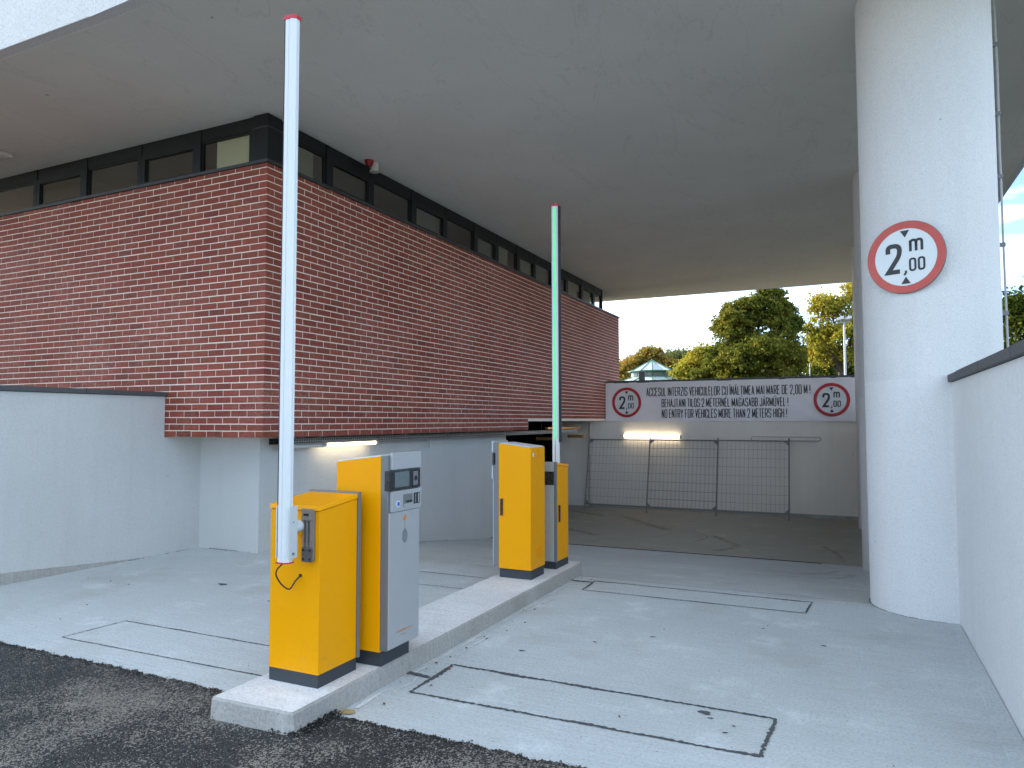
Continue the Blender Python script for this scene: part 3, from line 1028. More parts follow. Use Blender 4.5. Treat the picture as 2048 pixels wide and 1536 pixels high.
# ------------------------------------------------------------------ canopy / upper storeys
cb = thing('canopy_building', 'white rendered upper storeys cantilevered over the drive with a broad grey underside', 'building', (-10.0, 12.0, 0))
def soff_z(x):
    return ZC + max(0.0, 0.036 * (x + 5.95))
XR = 2.52
ZR = soff_z(XR)
yfar = lambda x: 20.43 + max(0.0, 0.188 * (x + 5.95))
mb = MB()
mb.box(-32.0, -5.95, 4.06, 20.33, ZC, ZC + 0.60)
mb.hexa([(-5.95, 4.06, ZC), (XR - 0.1, 4.06, soff_z(XR - 0.1)), (XR - 0.1, yfar(XR) - 0.1, soff_z(XR - 0.1)), (-5.95, 20.33, ZC)],
        [(-5.95, 4.06, ZC + 0.6), (XR - 0.1, 4.06, ZC + 0.6), (XR - 0.1, yfar(XR) - 0.1, ZC + 0.6), (-5.95, 20.33, ZC + 0.6)])
part('soffit', mb, 'soffit_plaster', cb)
mb = MB()
mb.box(-32.0, -5.95, 3.95, 4.06, ZC + 0.002, 13.0)
mb.hexa([(-5.95, 3.95, ZC + 0.002), (XR, 3.95, ZR + 0.002), (XR, 4.06, ZR + 0.002), (-5.95, 4.06, ZC + 0.002)],
        [(-5.95, 3.95, 13.0), (XR, 3.95, 13.0), (XR, 4.06, 13.0), (-5.95, 4.06, 13.0)])
mb.box(XR - 0.1, XR, 4.06, yfar(XR) - 0.1, ZR + 0.002, 13.0)
mb.box(-32.0, -5.95, 20.33, 20.43, ZC + 0.002, 13.0)
mb.hexa([(-5.95, 20.33, ZC + 0.002), (XR, yfar(XR) - 0.1, ZR + 0.002), (XR, yfar(XR), ZR + 0.002), (-5.95, 20.43, ZC + 0.002)],
        [(-5.95, 20.33, 13.0), (XR, yfar(XR) - 0.1, 13.0), (XR, yfar(XR), 13.0), (-5.95, 20.43, 13.0)])
mb.box(-32.1, -32.0, 3.95, 20.43, ZC + 0.002, 13.0)
mb.box(-32.0, XR - 0.1, 4.06, 20.33, 12.8, 12.95)
part('facade', mb, 'facade_plaster', cb)
mb = MB()
vs_ = []
n = 300
for i in range(n + 1):
    x = -14 + 8 * i / n
    k = max(0, noise.noise(Vector((x * 1.3, 2, 0)))) * 0.012 + 0.001
    vs_ += [(x, 3.9485, ZC + 0.004), (x, 3.9485, ZC + 0.006 + k)]
mb.add(vs_, [(2 * i, 2 * i + 1, 2 * i + 3, 2 * i + 2) for i in range(n)])
part('drip_stain', mb, 'raw_concrete', cb)

def column(y, label, r=0.525, x=0.66):
    o = thing('round_column', label, 'column', (x, y, floor_z(y)), group='round white columns along the right side of the ramp')
    mb = MB()
    n = 96
    zs = [floor_z(y) - 0.08, 1.93, 1.936, 1.942, 1.948, soff_z(x) + 0.03]
    rs = [r, r, r - 0.0018, r - 0.0018, r, r]
    vs_ = []
    for z_, rr in zip(zs, rs):
        for i in range(n):
            t = 2 * PI * i / n
            vs_.append((x + rr * math.cos(t), y + rr * math.sin(t), z_))
    mb.add(vs_, [(k * n + i, k * n + (i + 1) % n, (k + 1) * n + (i + 1) % n, (k + 1) * n + i) for k in range(len(zs) - 1) for i in range(n)])
    part('shaft', mb, 'column_plaster', o, smooth=True)
    return o
column(7.17, 'nearest thick round white column, the one the round height limit sign hangs on')
column(12.25, 'second round column, a dark strip showing just behind the nearest column')
column(17.35, 'third round column beside the right end of the banner')

# ------------------------------------------------------------------ stroke lettering
G = {
 'A': [[(0, 0), (.5, 1), (1, 0)], [(.2, .28), (.8, .28)]],
 'B': [[(0, .52), (.95, .52, 1), (.95, 1, 1), (0, 1), (0, 0), (1, 0, 1), (1, .52, 1), (.5, .52)]],
 'C': [[(1, .70), (1, 1, 1), (0, 1, 1), (0, 0, 1), (1, 0, 1), (1, .30)]],
 'D': [[(0, 0), (0, 1), (1, 1, 1), (1, 0, 1), (0, 0)]],
 'E': [[(1, 1), (0, 1), (0, 0), (1, 0)], [(0, .52), (.85, .52)]],
 'F': [[(1, 1), (0, 1), (0, 0)], [(0, .5), (.85, .5)]],
 'G': [[(1, .72), (1, 1, 1), (0, 1, 1), (0, 0, 1), (1, 0, 1), (1, .48), (.55, .48)]],
 'H': [[(0, 0), (0, 1)], [(1, 0), (1, 1)], [(0, .52), (1, .52)]],
 'I': [[(0, 0), (0, 1)]],
 'J': [[(0, .22), (0, 0, 1), (1, 0, 1), (1, 1)]],
 'L': [[(0, 1), (0, 0), (1, 0)]],
 'M': [[(0, 0), (0, 1), (.5, .12), (1, 1), (1, 0)]],
 'N': [[(0, 0), (0, 1), (1, 0), (1, 1)]],
 'O': [[(0, .5), (0, 1, 1), (1, 1, 1), (1, 0, 1), (0, 0, 1), (0, .5)]],
 'P': [[(0, 0), (0, 1), (1, 1, 1), (1, .45, 1), (0, .45)]],
 'R': [[(0, 0), (0, 1), (1, 1, 1), (1, .48, 1), (0, .48)], [(.55, .48), (1, 0)]],
 'S': [[(1, .76), (1, 1, 1), (0, 1, 1), (0, .56, 1), (1, .44, 1), (1, 0, 1), (0, 0, 1), (0, .24)]],
 'T': [[(0, 1), (1, 1)], [(.5, 1), (.5, 0)]],
 'U': [[(0, 1), (0, 0, 1), (1, 0, 1), (1, 1)]],
 'V': [[(0, 1), (.5, 0), (1, 1)]],
 'X': [[(0, 1), (1, 0)], [(0, 0), (1, 1)]],
 'Y': [[(0, 1), (.5, .45), (1, 1)], [(.5, .45), (.5, 0)]],
 'Z': [[(0, 1), (1, 1), (0, 0), (1, 0)]],
 '2': [[(0, .72), (0, 1, 1), (1, 1, 1), (1, .62, 1), (0, 0), (1, 0)]],
 '0': [[(0, .5), (0, 1, 1), (1, 1, 1), (1, 0, 1), (0, 0, 1), (0, .5)]],
 'm': [[(0, 0), (0, 1)], [(0, .5), (0, 1, 1), (.5, 1, 1), (.5, 0)], [(.5, .5), (.5, 1, 1), (1, 1, 1), (1, 0)]],
 ',': [[(.5, .08), (.5, -.02), (0, -.18)]],
 '!': [[(0, .30), (0, 1)], [(0, 0), (0, .10)]],
 ' ': [],
 'a': [[(.1, .62), (.1, .7, 1), (1, .7, 1), (1, 0)], [(1, .4), (0, .4, 1), (0, 0, 1), (1, 0)]],
}
ACC = {'Î': ('I', 'hat'), 'Ă': ('A', 'breve'), 'Ț': ('T', 'below'), 'É': ('E', 'acute'), 'Á': ('A', 'acute'), 'Ű': ('U', 'dacute')}
WID = {'I': 0.0, '!': 0.0, ',': 0.25, 'M': 1.28, ' ': 0.55, 'E': 0.82, 'F': 0.82, 'L': 0.78, 'J': 0.8, 'T': 0.95}
def round_path(pts, r):
    out = []
    n = len(pts)
    for i, p in enumerate(pts):
        P = Vector((p[0], p[1]))
        if len(p) > 2 and 0 < i < n - 1:
            A = Vector(pts[i - 1][:2]); B = Vector(pts[i + 1][:2])
            la = (A - P).length; lb = (B - P).length
            ra = min(r, la * 0.5); rb = min(r, lb * 0.5)
            rr = min(ra, rb)
            a = P + (A - P).normalized() * rr; b = P + (B - P).normalized() * rr
            for k in range(6):
                t = k / 5
                out.append(a * (1 - t) ** 2 + P * 2 * t * (1 - t) + b * t * t)
        else:
            out.append(P)
    res = [out[0]]
    for q in out[1:]:
        if (q - res[-1]).length > 1e-5: res.append(q)
    return res
def stroke(mb, path, w, fmap):
    sub = [path[0]]
    for a_, b_ in zip(path, path[1:]):
        k_ = max(1, int((b_ - a_).length / 0.03))
        for i_ in range(1, k_ + 1):
            sub.append(a_.lerp(b_, i_ / k_))
    path = sub
    n = len(path)
    L = []; Rr = []
    for i in range(n):
        d1 = (path[i] - path[i - 1]).normalized() if i > 0 else None
        d2 = (path[i + 1] - path[i]).normalized() if i < n - 1 else None
        if d1 is None: d1 = d2
        if d2 is None: d2 = d1
        n1 = Vector((-d1.y, d1.x)); n2 = Vector((-d2.y, d2.x))
        m = (n1 + n2)
        m = m.normalized() if m.length > 1e-4 else n1
        k = 1.0 / max(0.45, m.dot(n1))
        off = m * (w / 2 * k)
        L.append(path[i] + off); Rr.append(path[i] - off)
    vs_ = [fmap(p.x, p.y) for pr in zip(L, Rr) for p in pr]
    mb.add(vs_, [(2 * i + 1, 2 * i + 3, 2 * i + 2, 2 * i) for i in range(n - 1)])
def glyph(mb, ch, x, y, w, h, sw, fmap, rad=None):
    acc = None
    if ch in ACC:
        ch, acc = ACC[ch]
    wf = w * WID.get(ch, 1.0)
    r = rad if rad is not None else min(w, h) * 0.48
    for pl in G[ch]:
        pp = []
        for p in pl:
            q = (x + sw / 2 + p[0] * wf, y + sw / 2 + p[1] * (h - sw))
            pp.append(q + (1,) if len(p) > 2 else q)
        stroke(mb, round_path(pp, r), sw, fmap)
    cx_ = x + sw / 2 + wf / 2
    ty = y + h
    if acc == 'acute':
        stroke(mb, [Vector((cx_ - 0.004, ty + 0.010)), Vector((cx_ + 0.020, ty + 0.040))], sw * 0.7, fmap)
    if acc == 'dacute':
        for dx in (-0.022, 0.012):
            stroke(mb, [Vector((cx_ + dx, ty + 0.010)), Vector((cx_ + dx + 0.018, ty + 0.038))], sw * 0.6, fmap)
    if acc == 'hat':
        stroke(mb, [Vector((cx_ - 0.024, ty + 0.008)), Vector((cx_, ty + 0.034)), Vector((cx_ + 0.024, ty + 0.008))], sw * 0.55, fmap)
    if acc == 'breve':
        stroke(mb, [Vector((cx_ - 0.024, ty + 0.034)), Vector((cx_ - 0.012, ty + 0.012)), Vector((cx_ + 0.012, ty + 0.012)), Vector((cx_ + 0.024, ty + 0.034))], sw * 0.55, fmap)
    if acc == 'below':
        stroke(mb, [Vector((cx_ + 0.006, y - 0.012)), Vector((cx_ - 0.006, y - 0.045))], sw * 0.7, fmap)
    return wf + sw
def text_line(mb, txt, x0, x1, y, h, sw, fmap):
    gap = 0.45
    # solve glyph width so the line fills x0..x1
    units = 0.0; fixed = 0.0
    for c in txt:
        b = ACC[c][0] if c in ACC else c
        if c == ' ':
            units += 0.55
        else:
            units += WID.get(b, 1.0); fixed += sw
    fixed += sw * 0.42 * (len(txt) - 1)
    w = (x1 - x0 - fixed) / units
    x = x0
    for c in txt:
        b = ACC[c][0] if c in ACC else c
        if c == ' ':
            x += 0.55 * w + sw * 0.42
            continue
        x += glyph(mb, c, x, y, w, h, sw, fmap) + sw * 0.42
def disc(mb, cx_, cy_, r0, r1, fmap, n=48):
    vs_ = []
    if r0 <= 0:
        K_ = 8
        vs_ = [fmap(cx_ + r1 * k / K_ * math.cos(2 * PI * i / n), cy_ + r1 * k / K_ * math.sin(2 * PI * i / n)) for k in range(1, K_ + 1) for i in range(n)]
        mb.add(vs_, [tuple(range(n))] + [(k * n + i, (k + 1) * n + i, (k + 1) * n + (i + 1) % n, k * n + (i + 1) % n) for k in range(K_ - 1) for i in range(n)])
        return
    for i in range(n):
        for r in (r0, r1):
            vs_.append(fmap(cx_ + r * math.cos(2 * PI * i / n), cy_ + r * math.sin(2 * PI * i / n)))
    mb.add(vs_, [(2 * i, 2 * i + 1, (2 * i + 3) % (2 * n), (2 * i + 2) % (2 * n)) for i in range(n)])
def sign_face(mb, cx_, cy_, r, fmap):
    """black print of the 2,00 m height limit sign; r = outer radius"""
    u = r / 0.30
    glyph(mb, '2', cx_ - 0.152 * u, cy_ - 0.132 * u, 0.090 * u, 0.255 * u, 0.037 * u, fmap, rad=0.055 * u)
    glyph(mb, 'm', cx_ + 0.030 * u, cy_ + 0.030 * u, 0.086 * u, 0.112 * u, 0.021 * u, fmap, rad=0.030 * u)
    glyph(mb, '0', cx_ + 0.026 * u, cy_ - 0.125 * u, 0.040 * u, 0.112 * u, 0.0165 * u, fmap, rad=0.020 * u)
    glyph(mb, '0', cx_ + 0.092 * u, cy_ - 0.125 * u, 0.040 * u, 0.112 * u, 0.0165 * u, fmap, rad=0.020 * u)
    stroke(mb, [Vector((cx_ + 0.002 * u, cy_ - 0.112 * u)), Vector((cx_ + 0.002 * u, cy_ - 0.130 * u)), Vector((cx_ - 0.012 * u, cy_ - 0.150 * u))], 0.016 * u, fmap)
    for sg in (1, -1):
        b = cy_ + sg * 0.222 * u; t = cy_ + sg * 0.163 * u
        mb.add([fmap(cx_ - 0.036 * u, b), fmap(cx_ + 0.036 * u, b), fmap(cx_, t)], [(0, 1, 2)] if sg < 0 else [(0, 2, 1)])

# ------------------------------------------------------------------ height sign on the column
nrm = Vector((-0.375, -0.927, 0)).normalized()
tanv = Vector((0.927, -0.375, 0)).normalized()
sc0 = Vector((0.66, 7.17, 2.945)) + nrm * 0.548 + tanv * 0.0
hs = thing('height_limit_sign', 'round red rimmed metal height limit sign mounted on the near white column', 'road sign', tuple(sc0))
def smap(off):
    return lambda u, v: tuple(sc0 + tanv * u + nrm * off + Vector((0, 0, v)))
mb = MB()
n = 64
prof = [(0.292, -0.018), (0.300, -0.016), (0.3015, 0.000), (0.2985, 0.003)]
vs_ = []
for rr, off in prof:
    for i in range(n):
        vs_.append(smap(off)(rr * math.cos(2 * PI * i / n), rr * math.sin(2 * PI * i / n)))
fs = [(k * n + i, k * n + (i + 1) % n, (k + 1) * n + (i + 1) % n, (k + 1) * n + i) for k in range(3) for i in range(n)]
fs += [tuple(range(n - 1, -1, -1)), tuple(range(3 * n, 4 * n))]
mb.add(vs_, fs)
part('plate', mb, 'grey_steel', hs)
mb = MB(); disc(mb, 0, 0, 0, 0.2365, smap(0.0045)); part('white_face', mb, 'sign_white', hs)
mb = MB(); disc(mb, 0, 0, 0.2375, 0.2415, smap(0.0045)); part('white_rim', mb, 'white_print', hs)
mb = MB(); disc(mb, 0, 0, 0.238, 0.298, smap(0.0055)); part('red_ring', mb, 'sign_red', hs)
mb = MB(); sign_face(mb, 0, 0, 0.30, smap(0.0065)); part('lettering', mb, 'black_print', hs)

# ------------------------------------------------------------------ banner
BX0, BX1, BZ0, BZ1 = -5.94, 0.275, 1.575, 2.615
def bdepth(x, z):
    t = (x - BX0) / (BX1 - BX0); s_ = (z - BZ0) / (BZ1 - BZ0)
    d = 0.010 * noise.noise(Vector((x * 2.2 + z * 1.3, z * 1.2, 0.5)))
    d += 0.007 * noise.noise(Vector((x * 5 - z * 3.0, z * 2.0, 4.5)))
    d += 0.012 * (1 - s_) ** 3 * math.sin(x * 9.5 + 1.2 * math.sin(x * 3))
    # diagonal pulls near both ends
    d += 0.006 * math.sin((x * 1.0 + z * 1.6) * 11) * (math.exp(-((t - 0.15) / 0.08) ** 2) + math.exp(-((t - 0.86) / 0.08) ** 2))
    return 18.538 - 0.004 - d
bn = thing('warning_banner', 'long pale vinyl banner with three lines of black capitals between two round signs', 'banner', (-2.8, 18.54, 2.1))
mb = MB()
nx, nz = 220, 26
vs_ = []
for j in range(nz + 1):
    for i in range(nx + 1):
        x = BX0 + (BX1 - BX0) * i / nx; z_ = BZ0 + (BZ1 - BZ0) * j / nz
        e = 0.012 * abs(math.sin(x * 4.7)) ** 3 * (1 if j == 0 else 0)
        vs_.append((x, bdepth(x, z_), z_ + (e if j == 0 else 0)))
mb.add(vs_, [(j * (nx + 1) + i, j * (nx + 1) + i + 1, (j + 1) * (nx + 1) + i + 1, (j + 1) * (nx + 1) + i) for j in range(nz) for i in range(nx)])
part('vinyl_sheet', mb, 'banner_vinyl', bn, smooth=True)
def bmap(off):
    return lambda u, v: (u, bdepth(u, v) - off, v)
mb = MB()
text_line(mb, 'ACCESUL INTERZIS VEHICULELOR CU ÎNĂLȚIMEA MAI MARE DE 2,00 M !', -4.82, -0.82, 2.235, 0.232, 0.0205, bmap(0.006))
text_line(mb, 'BEHAJTANI TILOS 2 MÉTERNÉL MAGASABB JÁRMŰVEL !', -4.42, -1.32, 1.945, 0.222, 0.0205, bmap(0.006))
text_line(mb, 'NO ENTRY FOR VEHICLES MORE THAN 2 METERS HIGH !', -4.42, -1.355, 1.665, 0.232, 0.0205, bmap(0.006))
part('lettering', mb, 'black_print', bn)
for cx_ in (-5.36, -0.36):
    mb = MB(); disc(mb, cx_, 2.085, 0, 0.335, bmap(0.004)); wf = part('printed_sign', mb, 'white_print', bn)
    mb = MB(); disc(mb, cx_, 2.085, 0.325, 0.400, bmap(0.008)); part('red_ring', mb, 'red_print', wf)
    mb = MB(); sign_face(mb, cx_, 2.085, 0.40, bmap(0.008)); part('sign_lettering', mb, 'black_print', wf)
for i in range(13):
    x = BX0 + 0.05 + (BX1 - BX0 - 0.1) * i / 12
    mb = MB(); mb.cyl((x, bdepth(x, 2.60) - 0.010, 2.595), (x, bdepth(x, 2.60) + 0.004, 2.595), 0.013, n=10)
    part('eyelet', mb, 'white_aluminium', bn)

# ------------------------------------------------------------------ fence panels leaning at the back wall
def fence_panel(x0, x1, yb0, yb1, yt, zt, label):
    th = thing('fence_panel', label, 'fence', ((x0 + x1) / 2, yb0, -0.73), group='wire mesh site fence panels leaning on the back wall')
    def P(u, v):    # u along, v 0..1 up
        x = x0 + (x1 - x0) * u
        yb = yb0 + (yb1 - yb0) * u
        return Vector((x, yb + (yt - yb) * v, -0.73 + (zt + 0.73) * v))
    for u, nm in ((0, 'post'), (1, 'post')):
        mb = MB(); mb.cyl(P(u, 0.0), P(u, 1.012), 0.019, n=10)
        part(nm, mb, 'fence_tube', th)
    for v in (0.075, 0.975):
        mb = MB(); mb.cyl(P(0, v), P(1, v), 0.015, n=10)
        part('rail', mb, 'fence_tube', th)
    nw = int(abs(x1 - x0) / 0.10)
    for i in range(1, nw):
        u = i / nw
        mb = MB(); mb.cyl(P(u, 0.075), P(u, 0.975), 0.0028, n=5, cap=False)
        part('wire', mb, 'fence_tube', th)
    for j in range(1, 8):
        v = 0.075 + 0.9 * j / 8
        mb = MB(); mb.cyl(P(0, v) - Vector((0, 0.006, 0)), P(1, v) - Vector((0, 0.006, 0)), 0.0032, n=5, cap=False)
        part('wire', mb, 'fence_tube', th)
    g = 0.13
    L = abs(x1 - x0)
    for u, v, su, sv in ((0, 0.075, 1, 1), (1, 0.075, -1, 1), (0, 0.975, 1, -1), (1, 0.975, -1, -1)):
        a = P(u, v); b = P(u + su * g / L, v); c = P(u, v + sv * g / 1.9)
        o_ = Vector((0, 0.003, 0))
        mb = MB(); mb.add([a - o_, b - o_, c - o_, a + o_, b + o_, c + o_], [(0, 1, 2), (5, 4, 3), (0, 3, 4, 1), (1, 4, 5, 2), (2, 5, 3, 0)])
        part('gusset', mb, 'fence_tube', th)
    return th
fence_panel(-6.36, -2.98, 17.95, 17.93, 18.42, 1.14, 'left of two overlapping mesh fence panels, ending behind the lit wall lamp side')
fence_panel(-4.68, -1.31, 17.85, 17.86, 18.33, 1.15, 'right of two overlapping mesh fence panels, its right post standing clear of the wall')

# ------------------------------------------------------------------ lamps
def tube_lamp(p0, p1, name, label, mat, case, r=0.035, lit=True, drop=0.0):
    th = thing(name, label, 'lamp', tuple((Vector(p0) + Vector(p1)) / 2))
    p0, p1 = Vector(p0), Vector(p1)
    d = (p1 - p0).normalized()
    mb = MB(); mb.cyl(p0, p1, r, n=16)
    part('tube', mb, mat, th, smooth=True)
    for a, b in ((p0 - d * 0.05, p0), (p1, p1 + d * 0.05)):
        mb = MB(); mb.cyl(a, b, r * 1.12, n=16)
        part('end_cap', mb, case, th, smooth=True)
    return th
t1 = tube_lamp((-6.36, 7.62, 1.285), (-6.36, 8.72, 1.285), 'tube_lamp', 'lit warm tube lamp below the cable tray behind the ticket machine', 'tube_warm', 'lamp_case', 0.026)
mb = MB(); mb.box(-6.40, -6.32, 7.6, 8.75, 1.318, 1.332)
part('lamp_housing', mb, 'lamp_case', t1)
t3 = tube_lamp((-6.36, 6.82, 1.285), (-6.36, 7.52, 1.285), 'tube_lamp', 'unlit white tube lamp half hidden behind the near barrier arm', 'lamp_case', 'pvc_grey', 0.030)
t2 = tube_lamp((-5.42, 18.50, 1.20), (-3.96, 18.50, 1.175), 'tube_lamp', 'lit warm tube lamp on the back wall under the banner', 'tube_warm_soft', 'lamp_case', 0.045)
# unlit lamp: long flat housing with a rounded rim
um = thing('wall_lamp', 'unlit long rounded wall lamp under the right part of the banner', 'lamp', (-1.4, 18.5, 1.15))
mb = MB()
pts = []
cxa, cxb, cz, rr = -2.15, -0.66, 1.155, 0.045
for i in range(9):
    t = PI / 2 + PI * i / 8
    pts.append((cxa + rr * math.cos(t), 18.50, cz + rr * math.sin(t)))
for i in range(9):
    t = -PI / 2 + PI * i / 8
    pts.append((cxb + rr * math.cos(t), 18.50, cz + rr * math.sin(t)))
pts.append(pts[0])
mb.tube(pts, 0.010, 8)
part('rim', mb, 'pvc_grey', um)
mb = MB()
pl = [(x, z_) for x, y, z_ in pts[:-1]]
n = len(pl)
mb.add([(x, 18.52, z_) for x, z_ in pl] + [(x, 18.569, z_) for x, z_ in pl], [tuple(range(n))] + [(i, (i + 1) % n, n + (i + 1) % n, n + i) for i in range(n)])
part('diffuser', mb, 'back_plaster', um)

# cable tray: perforated steel strips as rungs between two edges
tr_ = thing('cable_tray', 'perforated grey steel cable tray running under the overhanging bricks', 'cable tray', (-6.45, 10.0, 1.35))
y = 6.72; 
while y < 17.2:
    yb = min(y + 2.0, 17.2)
    mb = MB()
    x0, x1 = -6.30, -6.275
    mb.box(x1 - 0.003, x1, y, yb - 0.004, 1.372, 1.380)
    mb.box(x1 - 0.003, x1, y, yb - 0.004, 1.338, 1.350)
    mb.box(x1 - 0.003, x1, y, yb - 0.004, 1.308, 1.316)
    mb.box(-6.50, x1 - 0.003, y, yb - 0.004, 1.306, 1.309)
    k = y
    while k < yb - 0.03:
        mb.box(x1 - 0.003, x1, k, k + 0.018, 1.316, 1.338)
        mb.box(x1 - 0.003, x1, k, k + 0.018, 1.350, 1.372)
        k += 0.045
    part('tray_section', mb, 'galvanised', tr_)
    y = yb
for y in (7.4, 9.4, 11.4, 13.3):
    mb = MB(); mb.box(-6.50, -6.28, y, y + 0.03, 1.381, 1.408)
    part('hanger', mb, 'galvanised', tr_)
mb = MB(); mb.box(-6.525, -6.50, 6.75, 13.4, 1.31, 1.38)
part('shadow_strip', mb, 'black_rubber', tr_)  # black strip standing in for the shade behind the tray
cond = thing('conduit_stub', 'short white conduit hanging down the wall beside the ticket machine', 'pipe', (-6.5, 10.5, 1.2))
mb = MB(); mb.cyl((-6.51, 10.5, 1.15), (-6.51, 10.5, 1.305), 0.013, n=8)
part('pipe', mb, 'lamp_case', cond)
mb = MB(); mb.cyl((-6.51, 10.44, 1.17), (-6.51, 10.44, 1.305), 0.005, n=6)
part('wire', mb, 'lamp_case', cond)

# lamps hanging in the opening
def hang_lamp(x0, x1, y, z_, label, group=None):
    th = thing('hanging_lamp', label, 'lamp', ((x0 + x1) / 2, y, z_))
    mb = MB(); mb.box(x0, x1, y - 0.05, y + 0.05, z_ - 0.04, z_ + 0.035)
    part('case', mb, 'copper_case', th, bevel=0.008)
    for x in (x0, x1):
        mb = MB(); mb.cyl((x - 0.01, y, z_), (x + 0.01, y, z_), 0.048, n=12)
        part('end_cap', mb, 'copper_case', th)
    mb = MB()
    xm = x0 + 0.12
    mb.cyl((xm, y, z_ + 0.18), (xm, y, 1.585 if y > 13.5 else 1.41), 0.003, n=5)
    mb.cyl((xm, y, z_ + 0.18), (xm - 0.05, y, z_ + 0.03), 0.003, n=5)
    mb.cyl((xm, y, z_ + 0.18), (xm + 0.05, y, z_ + 0.03), 0.003, n=5)
    part('wire', mb, 'galvanised', th)
hang_lamp(-7.05, -6.50, 16.4, 1.16, 'coppery hanging lamp in the garage opening left of the far barrier arm')
hang_lamp(-6.63, -6.20, 17.5, 1.20, 'coppery hanging lamp right of the far barrier arm near the fence')
th = thing('reflector_strip', 'long reflecting lamp strip under the bricks beyond the far barrier arm', 'lamp', (-6.3, 17.0, 1.4))
mb = MB(); mb.box(-6.42, -6.34, 15.4, 17.6, 1.40, 1.45)
part('strip', mb, 'copper_case', th, bevel=0.006)

# siren on the soffit
sr = thing('alarm_siren', 'small red and white alarm siren below the canopy above the window band', 'siren', (-5.9, 7.87, 5.1))
mb = MB(); mb.cyl((-5.86, 7.97, 5.168), (-5.86, 7.97, 5.055), 0.062, 0.056, n=18)
mb.cyl((-5.86, 7.97, 5.055), (-5.86, 7.97, 5.040), 0.066, n=18)
part('base', mb, 'siren_white', sr, smooth=True)
mb = MB()
for i in range(5):
    a = i * PI / 10; b = (i + 1) * PI / 10
    mb.cyl((-5.87, 7.86, 5.168 - 0.085 * math.sin(a)), (-5.87, 7.86, 5.168 - 0.085 * math.sin(b)), 0.062 * math.cos(a) + 0.001, 0.062 * math.cos(b) + 0.001, n=16, cap=(i in (0, 4)))
part('red_dome', mb, 'siren_red', sr, smooth=True)

# ceiling light at far left
cl = thing('ceiling_panel', 'flat pale rectangular ceiling fixture below the canopy at the left edge', 'ceiling light', (-10.6, 5.5, 5.16))
mb = MB(); mb.box(-11.2, -10.02, 5.25, 5.62, 5.115, 5.168)
part('housing', mb, 'lamp_case', cl, bevel=0.008)
mb = MB(); mb.box(-11.15, -10.07, 5.30, 5.57, 5.108, 5.116)
part('diffuser', mb, 'lamp_case', cl)

# cable with clips down the right flank of the column
cc = thing('downlead_cable', 'thin grey cable clipped down the right flank of the near column', 'cable', (1.28, 7.6, 2.0))
px = [(1983, -60), (1989, 30), (1995, 150), (1999, 300), (2003, 385), (2006, 470), (2010, 560), (2014, 650), (2016, 700)]
pts = []
for a, b in px:
    d = r_ * ((a - 1024) / 1426.4) - u_ * ((b - 768) / 1426.4) + f_
    t = 7.35 / d.y
    pts.append(Vector((0, 0, 1.6)) + d * t + Vector((0.0, 0, 0)))
mb = MB(); mb.tube(pts, 0.009, 8)
part('cable', mb, 'pvc_grey', cc, smooth=True)
for z_ in (4.9, 4.28, 3.72, 3.12, 2.52):
    # interpolate the cable at this height
    for a, b in zip(pts, pts[1:]):
        if min(a.z, b.z) <= z_ <= max(a.z, b.z):
            k = (z_ - a.z) / (b.z - a.z); q_ = a.lerp(b, k)
            mb = MB(); mb.box(q_.x - 0.10, q_.x + 0.016, q_.y - 0.013, q_.y + 0.013, z_ - 0.018, z_ + 0.018)
            part('clip', mb, 'grey_steel', cc, bevel=0.003)

